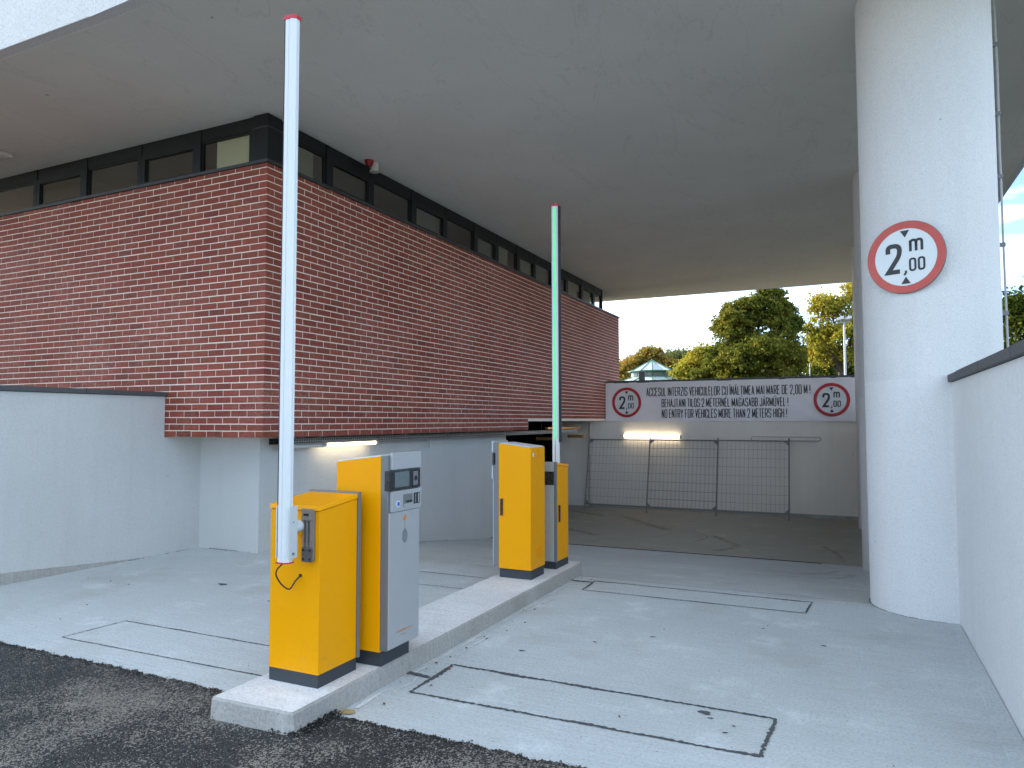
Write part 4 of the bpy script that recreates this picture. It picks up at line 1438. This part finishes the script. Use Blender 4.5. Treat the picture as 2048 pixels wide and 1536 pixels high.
# ------------------------------------------------------------------ barriers
def barrier(loc, rz, label, boom_x, boom_y, led, ztop, hw, lid_front=1.005, lid_back=1.045):
    th = thing('parking_barrier', label, 'barrier', loc, rz, group='yellow boom barriers with raised arms on the island')
    K = dict(local=True)
    mb = MB(); mb.box(-0.178, 0.178, -0.168, 0.172, 0, 0.072)
    part('plinth', mb, 'plinth_steel', th, bevel=0.003, **K)
    zf, zb_ = lid_front - 0.028, lid_back - 0.028
    mb = MB()
    mb.hexa([(-0.18, -0.17, 0.072), (0.18, -0.17, 0.072), (0.18, 0.165, 0.072), (-0.18, 0.165, 0.072)], [(-0.18, -0.17, zf - 0.004), (0.18, -0.17, zf - 0.004), (0.18, 0.165, zb_ - 0.004), (-0.18, 0.165, zb_ - 0.004)])
    part('cabinet', mb, 'yellow_paint', th, bevel=0.004, **K)
    mb = MB()
    mb.hexa([(-0.187, -0.178, zf), (0.187, -0.178, zf), (0.187, 0.165, zb_), (-0.187, 0.165, zb_)], [(-0.182, -0.172, zf + 0.026), (0.182, -0.172, zf + 0.026), (0.182, 0.165, zb_ + 0.026), (-0.182, 0.165, zb_ + 0.026)])
    part('lid', mb, 'yellow_paint', th, bevel=0.003, **K)
    mb = MB(); mb.box(-0.192, 0.192, 0.166, 0.190, 0.072, lid_back + 0.008)
    part('edge_trim', mb, 'grey_steel', th, bevel=0.004, **K)
    mb = MB(); mb.box(-0.165, 0.165, 0.190, 0.202, 0.082, lid_back - 0.225)
    part('front_panel', mb, 'silver_panel', th, bevel=0.003, **K)
    mb = MB(); mb.box(-0.165, 0.165, 0.190, 0.202, lid_back - 0.088, lid_back + 0.004)
    part('header_panel', mb, 'silver_panel', th, bevel=0.003, **K)
    mb = MB(); mb.box(-0.165, 0.165, 0.190, 0.199, lid_back - 0.222, lid_back - 0.091)
    part('dark_window', mb, 'black_plastic', th, **K)
    # door handle on the -x side
    mb = MB(); mb.box(-0.196, -0.181, 0.085, 0.108, 0.46, 0.63)
    hd = part('handle', mb, 'black_plastic', th, bevel=0.004, **K)
    # hub and bracket
    bx, by = boom_x, boom_y
    mb = MB(); mb.box(bx - 0.045, bx + 0.010, -0.205, -0.17, 0.84, 0.945)
    part('hub_block', mb, 'yellow_paint', th, bevel=0.006, **K)
    mb = MB(); mb.cyl((bx - 0.010, -0.205, 0.893), (bx - 0.010, by + 0.040, 0.893), 0.034, n=24)
    part('hub', mb, 'white_aluminium', th, smooth=True, **K)
    mb = MB()
    mb.box(bx - hw - 0.010, bx - hw - 0.004, by - 0.020, by + 0.038, 0.735, 1.015)
    mb.box(bx + hw + 0.004, bx + hw + 0.010, by - 0.020, by + 0.038, 0.735, 1.015)
    mb.box(bx - hw - 0.010, bx + hw + 0.010, by + 0.038, by + 0.044, 0.735, 1.015)
    br = part('clamp_bracket', mb, 'pale_steel', th, bevel=0.002, **K)
    for z_ in (0.76, 0.93):
        mb = MB(); mb.cyl((bx + hw + 0.010, by + 0.010, z_), (bx + hw + 0.015, by + 0.010, z_), 0.008 if z_ < 0.8 else 0.003, n=6)
        part('bolt', mb, 'grey_steel', br, **K)
    # arm: hollow section with grooves
    z0, z1 = 0.715, ztop
    d = 0.026
    prof = [(-hw + 0.012, -d), (-0.004, -d), (-0.003, -d + 0.003), (0.003, -d + 0.003), (0.004, -d), (hw - 0.018, -d), (hw, -d + 0.018), (hw, -0.002), (hw - 0.003, -0.001), (hw - 0.003, 0.003), (hw, 0.004), (hw, d - 0.01), (hw - 0.01, d), (-hw + 0.01, d), (-hw, d - 0.01), (-hw, -d + 0.012)]
    arm_prof = [(bx + x, by + y) for x, y in prof]
    if led:   # the lit strip faces the other way round on the mirrored arm
        arm_prof = [(bx - x, by - y) for x, y in prof]
    mb = MB(); mb.prism(arm_prof, z0, z1)
    arm = part('barrier_arm', mb, 'white_aluminium', th, **K)
    cap = [(bx + x * 1.05, by + y * 1.10) for x, y in ((-hw, -d), (hw - 0.018, -d), (hw, -d + 0.018), (hw, d), (-hw, d))]
    mb = MB(); mb.prism(cap, z1, z1 + 0.022)
    part('end_cap', mb, 'red_plastic', arm, **K)
    mb = MB(); mb.prism(cap, z0 - 0.008, z0)
    part('end_cap', mb, 'red_plastic', arm, **K)
    mb = MB(); mb.box(bx - hw - (0.022 if led else 0.007), bx - hw - 0.001, by - 0.014, by + 0.014, 1.02 if not led else 1.25, z1 - 0.003)
    part('rubber_lip', mb, 'black_rubber', arm, **K)
    if led:
        mb = MB(); mb.box(bx - 0.010, bx + 0.010, by + d - 0.002, by + d + 0.004, 1.28, z1 - 0.02)
        part('led_strip', mb, 'led_green', arm, **K)
        mb = MB(); mb.box(bx - 0.004, bx + 0.004, by + d - 0.001, by + d + 0.001, 0.75, 1.28)
        part('groove', mb, 'grey_steel', arm, **K)
    return th
b1 = barrier((-2.87, 3.35, 0.12), 0.0, 'near yellow barrier cabinet with a tall white arm raised in front of the brick wall', 0.072, -0.325, False, 3.745, 0.038, 1.005, 1.045)
b2 = barrier((-2.85, 6.86, 0.12), PI, 'far low barrier cabinet whose raised arm has a glowing green strip', -0.020, -0.24, True, 3.80, 0.037, 1.03, 1.06)
# arm rest / spring guide on the near cabinet, and the loop of wire
rs = part('arm_holder', MB().box(0.084, 0.152, -0.196, -0.171, 0.70, 0.985), 'holder_grey', b1, bevel=0.008, local=True)
part('holder_head', MB().box(0.083, 0.153, -0.212, -0.1965, 0.925, 0.990), 'holder_grey', rs, bevel=0.006, local=True)
part('head_slot', MB().box(0.100, 0.136, -0.2132, -0.2122, 0.952, 0.964), 'black_plastic', rs, local=True)
part('holder_foot', MB().box(0.081, 0.156, -0.206, -0.1965, 0.695, 0.775), 'holder_dark', rs, bevel=0.004, local=True)
for x in (0.092, 0.118, 0.144):
    part('rib', MB().box(x - 0.0055, x + 0.0055, -0.205, -0.1965, 0.776, 0.924), 'holder_grey', rs, bevel=0.002, local=True)
for x in (0.105, 0.131):
    part('groove', MB().box(x - 0.007, x + 0.007, -0.199, -0.1966, 0.80, 0.922), 'holder_dark', rs, local=True)
for x in (0.096, 0.141):
    for z_ in (0.712, 0.762):
        part('screw', MB().cyl((x, -0.2065, z_), (x, -0.2095, z_), 0.0065, n=10), 'black_plastic', rs, local=True)
pts = [(0.062, -0.325, 0.708), (0.045, -0.33, 0.69), (0.005, -0.31, 0.665), (-0.030, -0.28, 0.625), (-0.025, -0.25, 0.575), (0.000, -0.23, 0.545), (0.020, -0.22, 0.545), (0.038, -0.20, 0.585), (0.048, -0.17, 0.610)]
P = [Vector(p) for p in pts]; Q = []
for i in range(len(P) - 1):
    a = P[max(i - 1, 0)]; b = P[i]; c = P[i + 1]; d = P[min(i + 2, len(P) - 1)]
    for k in range(6):
        t = k / 6
        Q.append(0.5 * ((2 * b) + (-a + c) * t + (2 * a - 5 * b + 4 * c - d) * t * t + (-a + 3 * b - 3 * c + d) * t ** 3))
Q.append(P[-1])
part('arm_wire', MB().tube(Q, 0.0042, 8), 'black_rubber', b1, smooth=True, local=True)
part('grommet', MB().cyl((0.048, -0.170, 0.610), (0.048, -0.176, 0.610), 0.009, n=12), 'black_rubber', b1, local=True)

# ------------------------------------------------------------------ ticket terminals
def terminal(loc, rz, label, dx=0.17):
    th = thing('ticket_terminal', label, 'ticket machine', loc, rz, group='yellow and silver parking ticket terminals')
    K = dict(local=True)
    part('plinth', MB().box(-0.165, 0.165, -0.155, 0.150, 0, 0.088), 'plinth_steel', th, bevel=0.003, **K)
    mb = MB()
    mb.hexa([(-0.17, -0.17, 0.088), (0.165, -0.17, 0.088), (0.165, 0.17, 0.088), (-0.17, 0.17, 0.088)], [(-0.17, -0.17, 1.225), (0.165, -0.17, 1.265), (0.165, 0.17, 1.265), (-0.17, 0.17, 1.225)])
    part('cabinet', mb, 'yellow_paint', th, bevel=0.004, **K)
    mb = MB()
    mb.hexa([(-0.168, -0.16, 1.2268), (0.160, -0.16, 1.266), (0.160, 0.16, 1.266), (-0.168, 0.16, 1.2268)], [(-0.160, -0.152, 1.236), (0.155, -0.152, 1.272), (0.155, 0.152, 1.272), (-0.160, 0.152, 1.236)])
    part('top_cover', mb, 'lamp_case', th, **K)
    part('front_housing', MB().box(0.1655, 0.218, -0.17, 0.17, 0.10, 1.268), 'grey_steel', th, bevel=0.005, **K)
    part('header_panel', MB().box(0.2185, 0.236, -0.150, 0.176, 1.182, 1.285), 'silver_panel', th, bevel=0.003, **K)
    part('lower_panel', MB().box(0.2185, 0.228, -0.166, 0.166, 0.108, 0.921), 'silver_panel', th, bevel=0.003, **K)
    dm = part('display_module', MB().box(0.195, 0.232, -0.174, 0.170, 1.056, 1.178), 'black_plastic', th, bevel=0.004, **K)
    part('screen', MB().box(0.2325, 0.2335, -0.118, 0.040, 1.072, 1.166), 'screen_grey', dm, **K)
    part('card_reader', MB().box(0.2325, 0.2345, 0.085, 0.138, 1.072, 1.160), 'grey_steel', dm, **K)
    mb = MB(); mb.cyl((0.2346, 0.112, 1.116), (0.2362, 0.112, 1.116), 0.016, n=14)
    part('reader_mark', mb, 'black_plastic', dm, **K)
    cp = part('card_panel', MB().box(0.2185, 0.236, -0.150, 0.178, 0.925, 1.050), 'silver_panel', th, bevel=0.003, **K)
    part('ticket_slot', MB().box(0.2362, 0.2372, -0.032, 0.072, 0.948, 1.024), 'grey_steel', cp, **K)
    part('slot_mouth', MB().box(0.2374, 0.2384, 0.000, 0.068, 0.972, 0.984), 'dark_slot', cp, **K)
    part('slot_lip', MB().box(0.2374, 0.244, -0.030, 0.070, 0.9485, 0.966), 'silver_panel', cp, **K)
    part('card_slot', MB().box(0.2362, 0.2372, 0.086, 0.155, 0.955, 1.024), 'dark_slot', cp, **K)
    part('slot_insert', MB().box(0.2374, 0.2390, 0.098, 0.112, 0.960, 1.018), 'grey_steel', cp, **K)
    part('slot_insert', MB().box(0.2374, 0.2390, 0.134, 0.146, 0.960, 1.018), 'silver_panel', cp, **K)
    mb = MB(); mb.cyl((0.236, -0.088, 0.972), (0.239, -0.088, 0.972), 0.021, n=20)
    part('button_ring', mb, 'white_aluminium', cp, **K)
    mb = MB(); mb.cyl((0.239, -0.088, 0.972), (0.242, -0.088, 0.972), 0.013, n=20)
    part('blue_button', mb, 'blue_button', cp, **K)
    fm = lambda u, v: (0.2286, u, v)
    mb = MB()
    mb.add([fm(-0.022, 0.870), fm(0.000, 0.856), fm(0.016, 0.872), fm(0.014, 0.892), fm(-0.002, 0.900), fm(-0.012, 0.884)], [(0, 1, 2, 3, 4, 5)])
    part('orange_emblem', mb, 'orange_print', th, **K)
    mb = MB()
    for i, z_ in enumerate((0.845, 0.835, 0.825, 0.816, 0.806)):
        mb.add([fm(-0.005, z_), fm(0.006, z_), fm(0.006, z_ + 0.005), fm(-0.005, z_ + 0.005)], [(0, 1, 2, 3)])
    part('small_print', mb, 'brown_print', th, **K)
    mb = MB()
    for i in range(-8, 9):
        z_ = 0.765 + i * 0.0052
        w = 0.031 * math.sqrt(max(0.02, 1 - (i / 8.6) ** 2))
        mb.add([fm(-w, z_), fm(w, z_), fm(w, z_ + 0.0022), fm(-w, z_ + 0.0022)], [(0, 1, 2, 3)])
    part('speaker_grille', mb, 'dark_slot', th, **K)
    # maker's name, two tiny orange-brown lines
    for txt, z_, hgt, cx_ in (('Scheidt&Bachmann', 0.188, 0.022, 0.0), ('Parking', 0.162, 0.018, -0.010)):
        cu = bpy.data.curves.new('print', 'FONT')
        cu.body = txt; cu.size = hgt; cu.align_x = 'CENTER'
        tmp = bpy.data.objects.new('print', cu)
        COL.objects.link(tmp)
        dg = bpy.context.evaluated_depsgraph_get()
        me = bpy.data.meshes.new_from_object(tmp.evaluated_get(dg))
        bpy.data.objects.remove(tmp)
        for v in me.vertices:
            x, y = v.co.x, v.co.y
            v.co = (0.2287, x + cx_, y + z_)
        me.materials.clear(); me.materials.append(MATS['brown_print' if hgt < 0.02 else 'orange_print'])
        o_ = bpy.data.objects.new('maker_lettering', me); COL.objects.link(o_); o_.parent = th
    # rear: louvres, sticker; +y side: door handle
    for zc in (1.13, 0.20):
        mb = MB()
        for yy in (-0.035, 0.020):
            for k in range(5):
                mb.box(-0.1745, -0.170, yy - 0.02, yy + 0.02, zc + k * 0.016, zc + k * 0.016 + 0.006)
        part('louvre', mb, 'yellow_paint', th, **K)
    mb = MB(); mb.cyl((-0.1705, 0.110, 1.158), (-0.1725, 0.110, 1.158), 0.020, n=16)
    part('round_sticker', mb, 'white_aluminium', th, **K)
    part('door_handle', MB().box(0.118, 0.142, 0.171, 0.186, 0.585, 0.745), 'black_plastic', th, bevel=0.005, **K)
    part('side_door', MB().box(-0.162, 0.158, 0.1702, 0.1722, 0.10, 1.215), 'yellow_paint', th, **K)
    return th
terminal((-2.75, 3.775, 0.12), 0.0, 'near ticket terminal showing its silver front with screen and slots, behind the near barrier')
terminal((-2.87, 6.30, 0.12), PI, 'far ticket terminal turned away, showing only yellow sides, a door handle and louvres')

# ------------------------------------------------------------------ park behind: lamp posts, pavilion, trees
def lamp_post(x, y, h, label, flip=1):
    th = thing('flood_lamp_post', label, 'street lamp', (x, y, 1.9), group='slim lamp posts behind the back wall')
    mb = MB(); mb.cyl((x, y, 1.9), (x, y, h), 0.07, 0.05, n=10)
    part('post', mb, 'lamp_post_steel', th, smooth=True)
    mb = MB(); mb.box(x - 0.30, x + 0.30, y - 0.04, y + 0.04, h - 0.05, h + 0.02)
    part('bracket', mb, 'lamp_post_steel', th)
    for sx in (-0.17, 0.19):
        mb = MB()
        a = Vector((x + sx, y, h + 0.10))
        w, d_, t = 0.17, 0.26, 0.06
        b_ = [(a.x - w, a.y - d_, a.z - 0.12), (a.x + w, a.y - d_, a.z - 0.04), (a.x + w, a.y + d_, a.z + 0.16), (a.x - w, a.y + d_, a.z + 0.08)]
        mb.hexa(b_, [(p[0], p[1] - 0.02, p[2] + t * 1.4) for p in b_])
        part('lamp_head', mb, 'grey_steel', th, bevel=0.01)
    return th
lamp_post(-0.11, 40.0, 6.62, 'taller nearer lamp post against the yellow tree by the columns')
lamp_post(-2.42, 54.8, 6.62, 'shorter farther lamp post at the right edge of the big dark tree')

pv = thing('glass_pavilion', 'small round pavilion with green frames and a two tier glass roof', 'pavilion', (-15.1, 60, 1.9))
def ring(r, z_, n=12, c=(-15.1, 60)):
    return [(c[0] + r * math.cos(2 * PI * (i + .5) / n), c[1] + r * math.sin(2 * PI * (i + .5) / n), z_) for i in range(n)]
def cone(r0, z0, r1, z1, name, mat, n=12):
    a = ring(r0, z0, n); b = ring(r1, z1, n)
    for i in range(n):
        j = (i + 1) % n
        mb = MB(); mb.quad(a[i], a[j], b[j], b[i])
        part(name, mb, mat, pv)
        mb = MB(); mb.cyl(a[i], b[i], 0.05, n=5)
        part('rafter', mb, 'green_steel', pv)
cone(3.9, 4.55, 1.95, 5.22, 'roof_pane', 'pavilion_glass')
cone(1.95, 5.75, 0.10, 6.72, 'roof_pane', 'pavilion_glass')
cone(3.6, 1.9, 3.6, 4.5, 'wall_pane', 'pavilion_glass')
a = ring(1.75, 5.22); b = ring(1.75, 5.72)
for i in range(12):
    j = (i + 1) % 12
    mb = MB(); mb.quad(a[i], a[j], b[j], b[i]); w_ = part('window', mb, 'green_steel', pv)
    A, B, C, D_ = Vector(a[i]), Vector(a[j]), Vector(b[j]), Vector(b[i])
    out = ((A + B) / 2 - Vector((-15.1, 60, 5.22))).normalized() * 0.02
    for k0, k1 in ((0.10, 0.46), (0.54, 0.90)):
        p = [A.lerp(B, k0).lerp(D_.lerp(C, k0), 0.2) + out, A.lerp(B, k1).lerp(D_.lerp(C, k1), 0.2) + out, A.lerp(B, k1).lerp(D_.lerp(C, k1), 0.8) + out, A.lerp(B, k0).lerp(D_.lerp(C, k0), 0.8) + out]
        mb = MB(); mb.quad(*p); part('pane', mb, 'screen_grey', w_)
for r, z_ in ((2.0, 5.74), (3.95, 4.55)):
    p = ring(r, z_); mb = MB()
    mb.tube(p + [p[0]], 0.06, 6); part('gutter', mb, 'green_steel', pv)
mb = MB(); mb.cyl((-15.1, 60, 6.7), (-15.1, 60, 6.85), 0.12, 0.03, n=8)
part('finial', mb, 'green_steel', pv)
for (x, y, z0, w, hh_, lb) in ((-13.85, 52.0, 3.9, 0.18, 1.35, 'narrow black chimney post in front of the pavilion windows'), (-11.45, 52.0, 3.9, 0.12, 0.72, 'low black post right of the pavilion roof')):
    th = thing('black_post', lb, 'post', (x, y, 1.9))
    mb = MB(); mb.box(x - w, x + w, y - w, y + w, 1.9, z0 + hh_)
    part('shaft', mb, 'black_rubber', th)
    mb = MB(); mb.box(x - w - 0.02, x + w + 0.02, y - w - 0.02, y + w + 0.02, z0 + hh_, z0 + hh_ + 0.03)
    part('cap', mb, 'grey_steel', th)

def sublobes(lobes, seed, k=5, f=0.42):
    rr = random.Random(seed)
    out = []
    for x, y, z, rx, ry, rz in lobes:
        out.append((x, y, z, rx * 0.80, ry * 0.80, rz * 0.80))
        for _ in range(k):
            a = rr.uniform(0, 2 * PI); e = rr.uniform(-0.35, 1.3)
            q = f * rr.uniform(0.75, 1.3)
            out.append((x + rx * 0.72 * math.cos(a) * math.cos(e), y + ry * 0.72 * math.sin(a) * math.cos(e), z + rz * 0.72 * math.sin(e), rx * q, ry * q, rz * q * 0.9))
    return out
def foliage(lobes, n, leaf, seed, gaps=0.35, clump=0.45):
    """lobes: (x,y,z,rx,ry,rz). Leaf quads in clumps near the lobes' surfaces"""
    rg = np.random.default_rng(seed)
    vol = np.array([l[3] * l[4] * l[5] for l in lobes]) ** 0.7
    pr = vol / vol.sum()
    ncl = max(8, n // 34)
    li = rg.choice(len(lobes), ncl, p=pr)
    L = np.array(lobes)[li]
    d = rg.normal(size=(ncl, 3)); d /= np.linalg.norm(d, axis=1)[:, None]
    d[:, 2] = np.where(d[:, 2] < -0.5, -d[:, 2] * 0.6, d[:, 2])
    rad = 1 - gaps * rg.random(ncl) ** 1.4 + 0.10 * rg.normal(size=ncl)
    C = L[:, :3] + d * L[:, 3:6] * rad[:, None]
    per = n // ncl
    cs = clump * (0.5 + rg.random(ncl))
    P = np.repeat(C, per, 0) + rg.normal(size=(ncl * per, 3)) * np.repeat(cs, per)[:, None] * np.array([0.5, 0.5, 0.36])
    m = len(P)
    a = rg.normal(size=(m, 3)); a /= np.linalg.norm(a, axis=1)[:, None]
    b = np.cross(a, rg.normal(size=(m, 3))); b /= np.linalg.norm(b, axis=1)[:, None]
    s_ = leaf * (0.6 + 0.8 * rg.random(m))[:, None]
    V = np.stack([P - a * s_, P + b * s_ * 0.55, P + a * s_, P - b * s_ * 0.55], 1).reshape(-1, 3)
    return V
def leaf_mesh(V, mat, off):
    m = len(V) // 4
    me = bpy.data.meshes.new('crown')
    me.vertices.add(len(V)); me.loops.add(len(V)); me.polygons.add(m)
    me.vertices.foreach_set('co', (V - np.array(off)).astype(np.float32).ravel())
    me.loops.foreach_set('vertex_index', np.arange(len(V), dtype=np.int32))
    me.polygons.foreach_set('loop_start', np.arange(0, len(V), 4, dtype=np.int32))
    me.polygons.foreach_set('loop_total', np.full(m, 4, dtype=np.int32))
    me.materials.append(MATS[mat])
    me.update(calc_edges=True)
    return me
def tree(name, label, x, y, lobes, n, leaf, mat, seed, gz=1.9, trunk_r=0.25, gaps=0.35, clump=0.45, group=None):
    th = thing(name, label, 'tree', (x, y, gz), group=group)
    me = leaf_mesh(foliage(sublobes(lobes, seed), n, leaf, seed, gaps, clump), mat, (x, y, gz))
    o_ = bpy.data.objects.new('crown', me); COL.objects.link(o_); o_.parent = th
    rr = random.Random(seed)
    ztop = max(l[2] for l in lobes)
    fork = gz + (ztop - gz) * 0.35
    mb = MB()
    mb.tube([(x, y, gz), (x + rr.uniform(-.1, .1), y, (gz + fork) / 2), (x, y, fork)], [trunk_r * 1.3, trunk_r, trunk_r * 0.85], 9)
    part('trunk', mb, 'bark', th, smooth=True)
    for l in lobes:
        mb = MB()
        e = Vector((l[0], l[1], l[2] + l[5] * 0.3))
        s0 = Vector((x, y, fork - 0.15))
        mid = s0.lerp(e, 0.5) + Vector((rr.uniform(-.4, .4), rr.uniform(-.4, .4), rr.uniform(-.1, .4)))
        mb.tube([s0, mid, e], [trunk_r * 0.5, trunk_r * 0.3, 0.04], 6)
        for _ in range(4):
            t_ = rr.uniform(0.35, 0.95)
            b0 = mid.lerp(e, t_)
            b1_ = b0 + Vector((rr.uniform(-1, 1) * l[3], rr.uniform(-1, 1) * l[4], rr.uniform(-0.1, 0.9) * l[5])) * 0.75
            mb.tube([b0, b0.lerp(b1_, .5) + Vector((0, 0, 0.12)), b1_], [trunk_r * 0.16, trunk_r * 0.10, 0.012], 5)
        part('limb', mb, 'bark', th)
    return th
# big dense linden
tree('linden_tree', 'big dense tree lit yellow at its upper left, right of the pavilion', -5.3, 46, [
    (-6.3, 45.6, 6.9, 1.3, 1.6, 1.5), (-4.5, 46, 8.0, 1.6, 1.9, 1.6), (-5.8, 45.5, 7.4, 1.4, 1.8, 1.6), (-3.5, 46, 7.0, 1.15, 1.9, 1.7), (-6.6, 45.5, 5.3, 1.6, 2.0, 1.7),
    (-4.7, 45.0, 5.4, 2.0, 2.2, 2.1), (-3.4, 45.5, 4.7, 1.15, 2.0, 2.0), (-7.7, 46, 4.1, 1.3, 1.9, 1.4), (-5.4, 44.8, 3.4, 2.6, 2.0, 1.3), (-3.5, 45.2, 3.2, 1.2, 1.8, 1.3)],
    120000, 0.095, 'leaf_linden', 11, trunk_r=0.35, gaps=0.45, clump=0.26)
tree('plane_tree', 'airy yellowing tree with dark branches behind the taller lamp post', -0.4, 50, [
    (-0.9, 50, 8.6, 1.2, 1.4, 1.3), (0.4, 50.5, 9.4, 1.3, 1.4, 1.3), (-0.3, 50, 6.9, 1.2, 1.5, 1.2), (-1.7, 50, 5.4, 1.0, 1.2, 1.0), (-1.6, 50, 7.4, 1.0, 1.2, 1.1), (-1.5, 50.5, 8.9, 0.8, 1.2, 0.8), (0.9, 50, 6.3, 1.0, 1.2, 1.0), (0.3, 50, 5.5, 1.0, 1.3, 0.9), (-1.4, 50, 6.2, 0.9, 1.2, 1.2), (0.9, 50, 7.6, 1.1, 1.5, 1.3), (1.6, 50, 9.8, 1.0, 1.2, 1.2)],
    22000, 0.09, 'leaf_yellow', 12, trunk_r=0.20, gaps=0.8, clump=0.40)
tree('shade_tree', 'dark leafy tree low behind the lamp posts', 0.3, 56, [
    (-1.6, 56, 4.6, 1.5, 1.6, 1.5), (0.2, 56, 4.4, 1.7, 1.6, 1.7), (2.0, 56, 5.0, 1.7, 1.6, 1.9), (-0.6, 57, 3.0, 2.2, 1.6, 1.2), (-1.0, 56, 5.9, 1.1, 1.3, 1.0)],
    30000, 0.12, 'leaf_green', 13, trunk_r=0.22)
tree('maple_tree', 'bright yellow green tree between the pavilion and the big dense tree', -10.6, 56, [
    (-9.85, 56, 6.10, 1.5, 1.6, 1.4), (-11.05, 56, 5.30, 1.3, 1.5, 1.2), (-8.85, 56, 5.10, 1.5, 1.6, 1.4), (-9.95, 55.5, 4.30, 1.9, 1.6, 1.0)],
    24000, 0.11, 'leaf_yellow', 14, trunk_r=0.2, gaps=0.5)
tree('beech_tree', 'orange tinted tree rising behind the pavilion roof', -19.2, 74, [
    (-19.2, 74, 7.70, 1.9, 2.0, 1.7), (-21.0, 74, 6.70, 1.7, 2.0, 1.5), (-17.8, 74, 6.70, 1.6, 2.0, 1.4), (-19.6, 73, 5.50, 3.0, 2.0, 1.4), (-22.6, 74, 5.70, 1.5, 2.0, 1.4)],
    30000, 0.15, 'leaf_orange', 15, trunk_r=0.25)
tree('poplar_tree', 'pale distant tree between the orange tree and the yellow green one', -19.8, 96, [
    (-20.5, 96, 9.60, 1.9, 2.0, 1.7), (-18.0, 96, 9.20, 2.0, 2.0, 1.7), (-16.0, 96, 8.30, 1.9, 2.0, 1.6), (-18.5, 95, 6.50, 4.0, 2.0, 2.0)],
    24000, 0.19, 'leaf_pale', 16, trunk_r=0.25, gaps=0.5, clump=0.7)
tree('bare_tree', 'thin pale nearly bare tree beside the end of the brick wall', -26.2, 84, [
    (-26.0, 84, 8.4, 1.1, 1.2, 1.4), (-25.2, 84, 7.4, 0.9, 1.2, 1.1), (-26.8, 84, 6.8, 1.0, 1.2, 1.2)],
    1800, 0.14, 'leaf_pale', 17, trunk_r=0.15, gaps=0.9, clump=0.6)
tree('walnut_tree', 'slim olive tree filling the gap left of the yellowing tree', -3.0, 62, [
    (-2.6, 62, 6.2, 0.9, 1.2, 1.6), (-2.9, 62, 4.2, 1.2, 1.2, 1.5), (-2.2, 62, 7.8, 0.7, 1.0, 0.9)],
    9000, 0.11, 'leaf_green', 21, trunk_r=0.16, gaps=0.7)
tree('garden_tree', 'green tree visible right of the near column above the wall', 4.9, 24, [
    (4.4, 24, 4.1, 0.9, 1.1, 1.0), (5.3, 24, 4.4, 1.1, 1.1, 1.1), (4.3, 24.2, 3.0, 1.1, 1.2, 1.0), (5.6, 24, 3.2, 1.3, 1.2, 1.2), (6.8, 24, 4.2, 1.3, 1.2, 1.3)],
    34000, 0.062, 'leaf_green', 18, gz=1.75, trunk_r=0.14, gaps=0.5, clump=0.30)
# far wood closing the horizon
lob = []
rr = random.Random(5)
for i in range(46):
    x = -75 + i * 3.6
    lob.append((x, 112 + rr.uniform(-4, 4), 4.3 + rr.uniform(-0.4, 0.6), 3.2, 3.0, 2.6))
me = leaf_mesh(foliage(lob, 60000, 0.28, 33, 0.4, 1.0), 'leaf_green', (0, 0, 0))
fw = bpy.data.objects.new('far_wood', me); COL.objects.link(fw)
tag(fw, 'far green wood closing the view low behind the park trees', 'wood', kind='stuff')
lob = [( -9.0 + 0.8 * i, 30.0 + rr.uniform(-.3, .3), 2.45 + rr.uniform(-0.04, 0.06), 0.55, 0.4, 0.52) for i in range(13)]
me = leaf_mesh(foliage(lob, 22000, 0.035, 34, 0.5, 0.14), 'leaf_green', (0, 0, 0))
hg = bpy.data.objects.new('clipped_hedge', me); COL.objects.link(hg)
tag(hg, 'low dark hedge just showing above the coping of the back wall', 'hedge', kind='stuff')
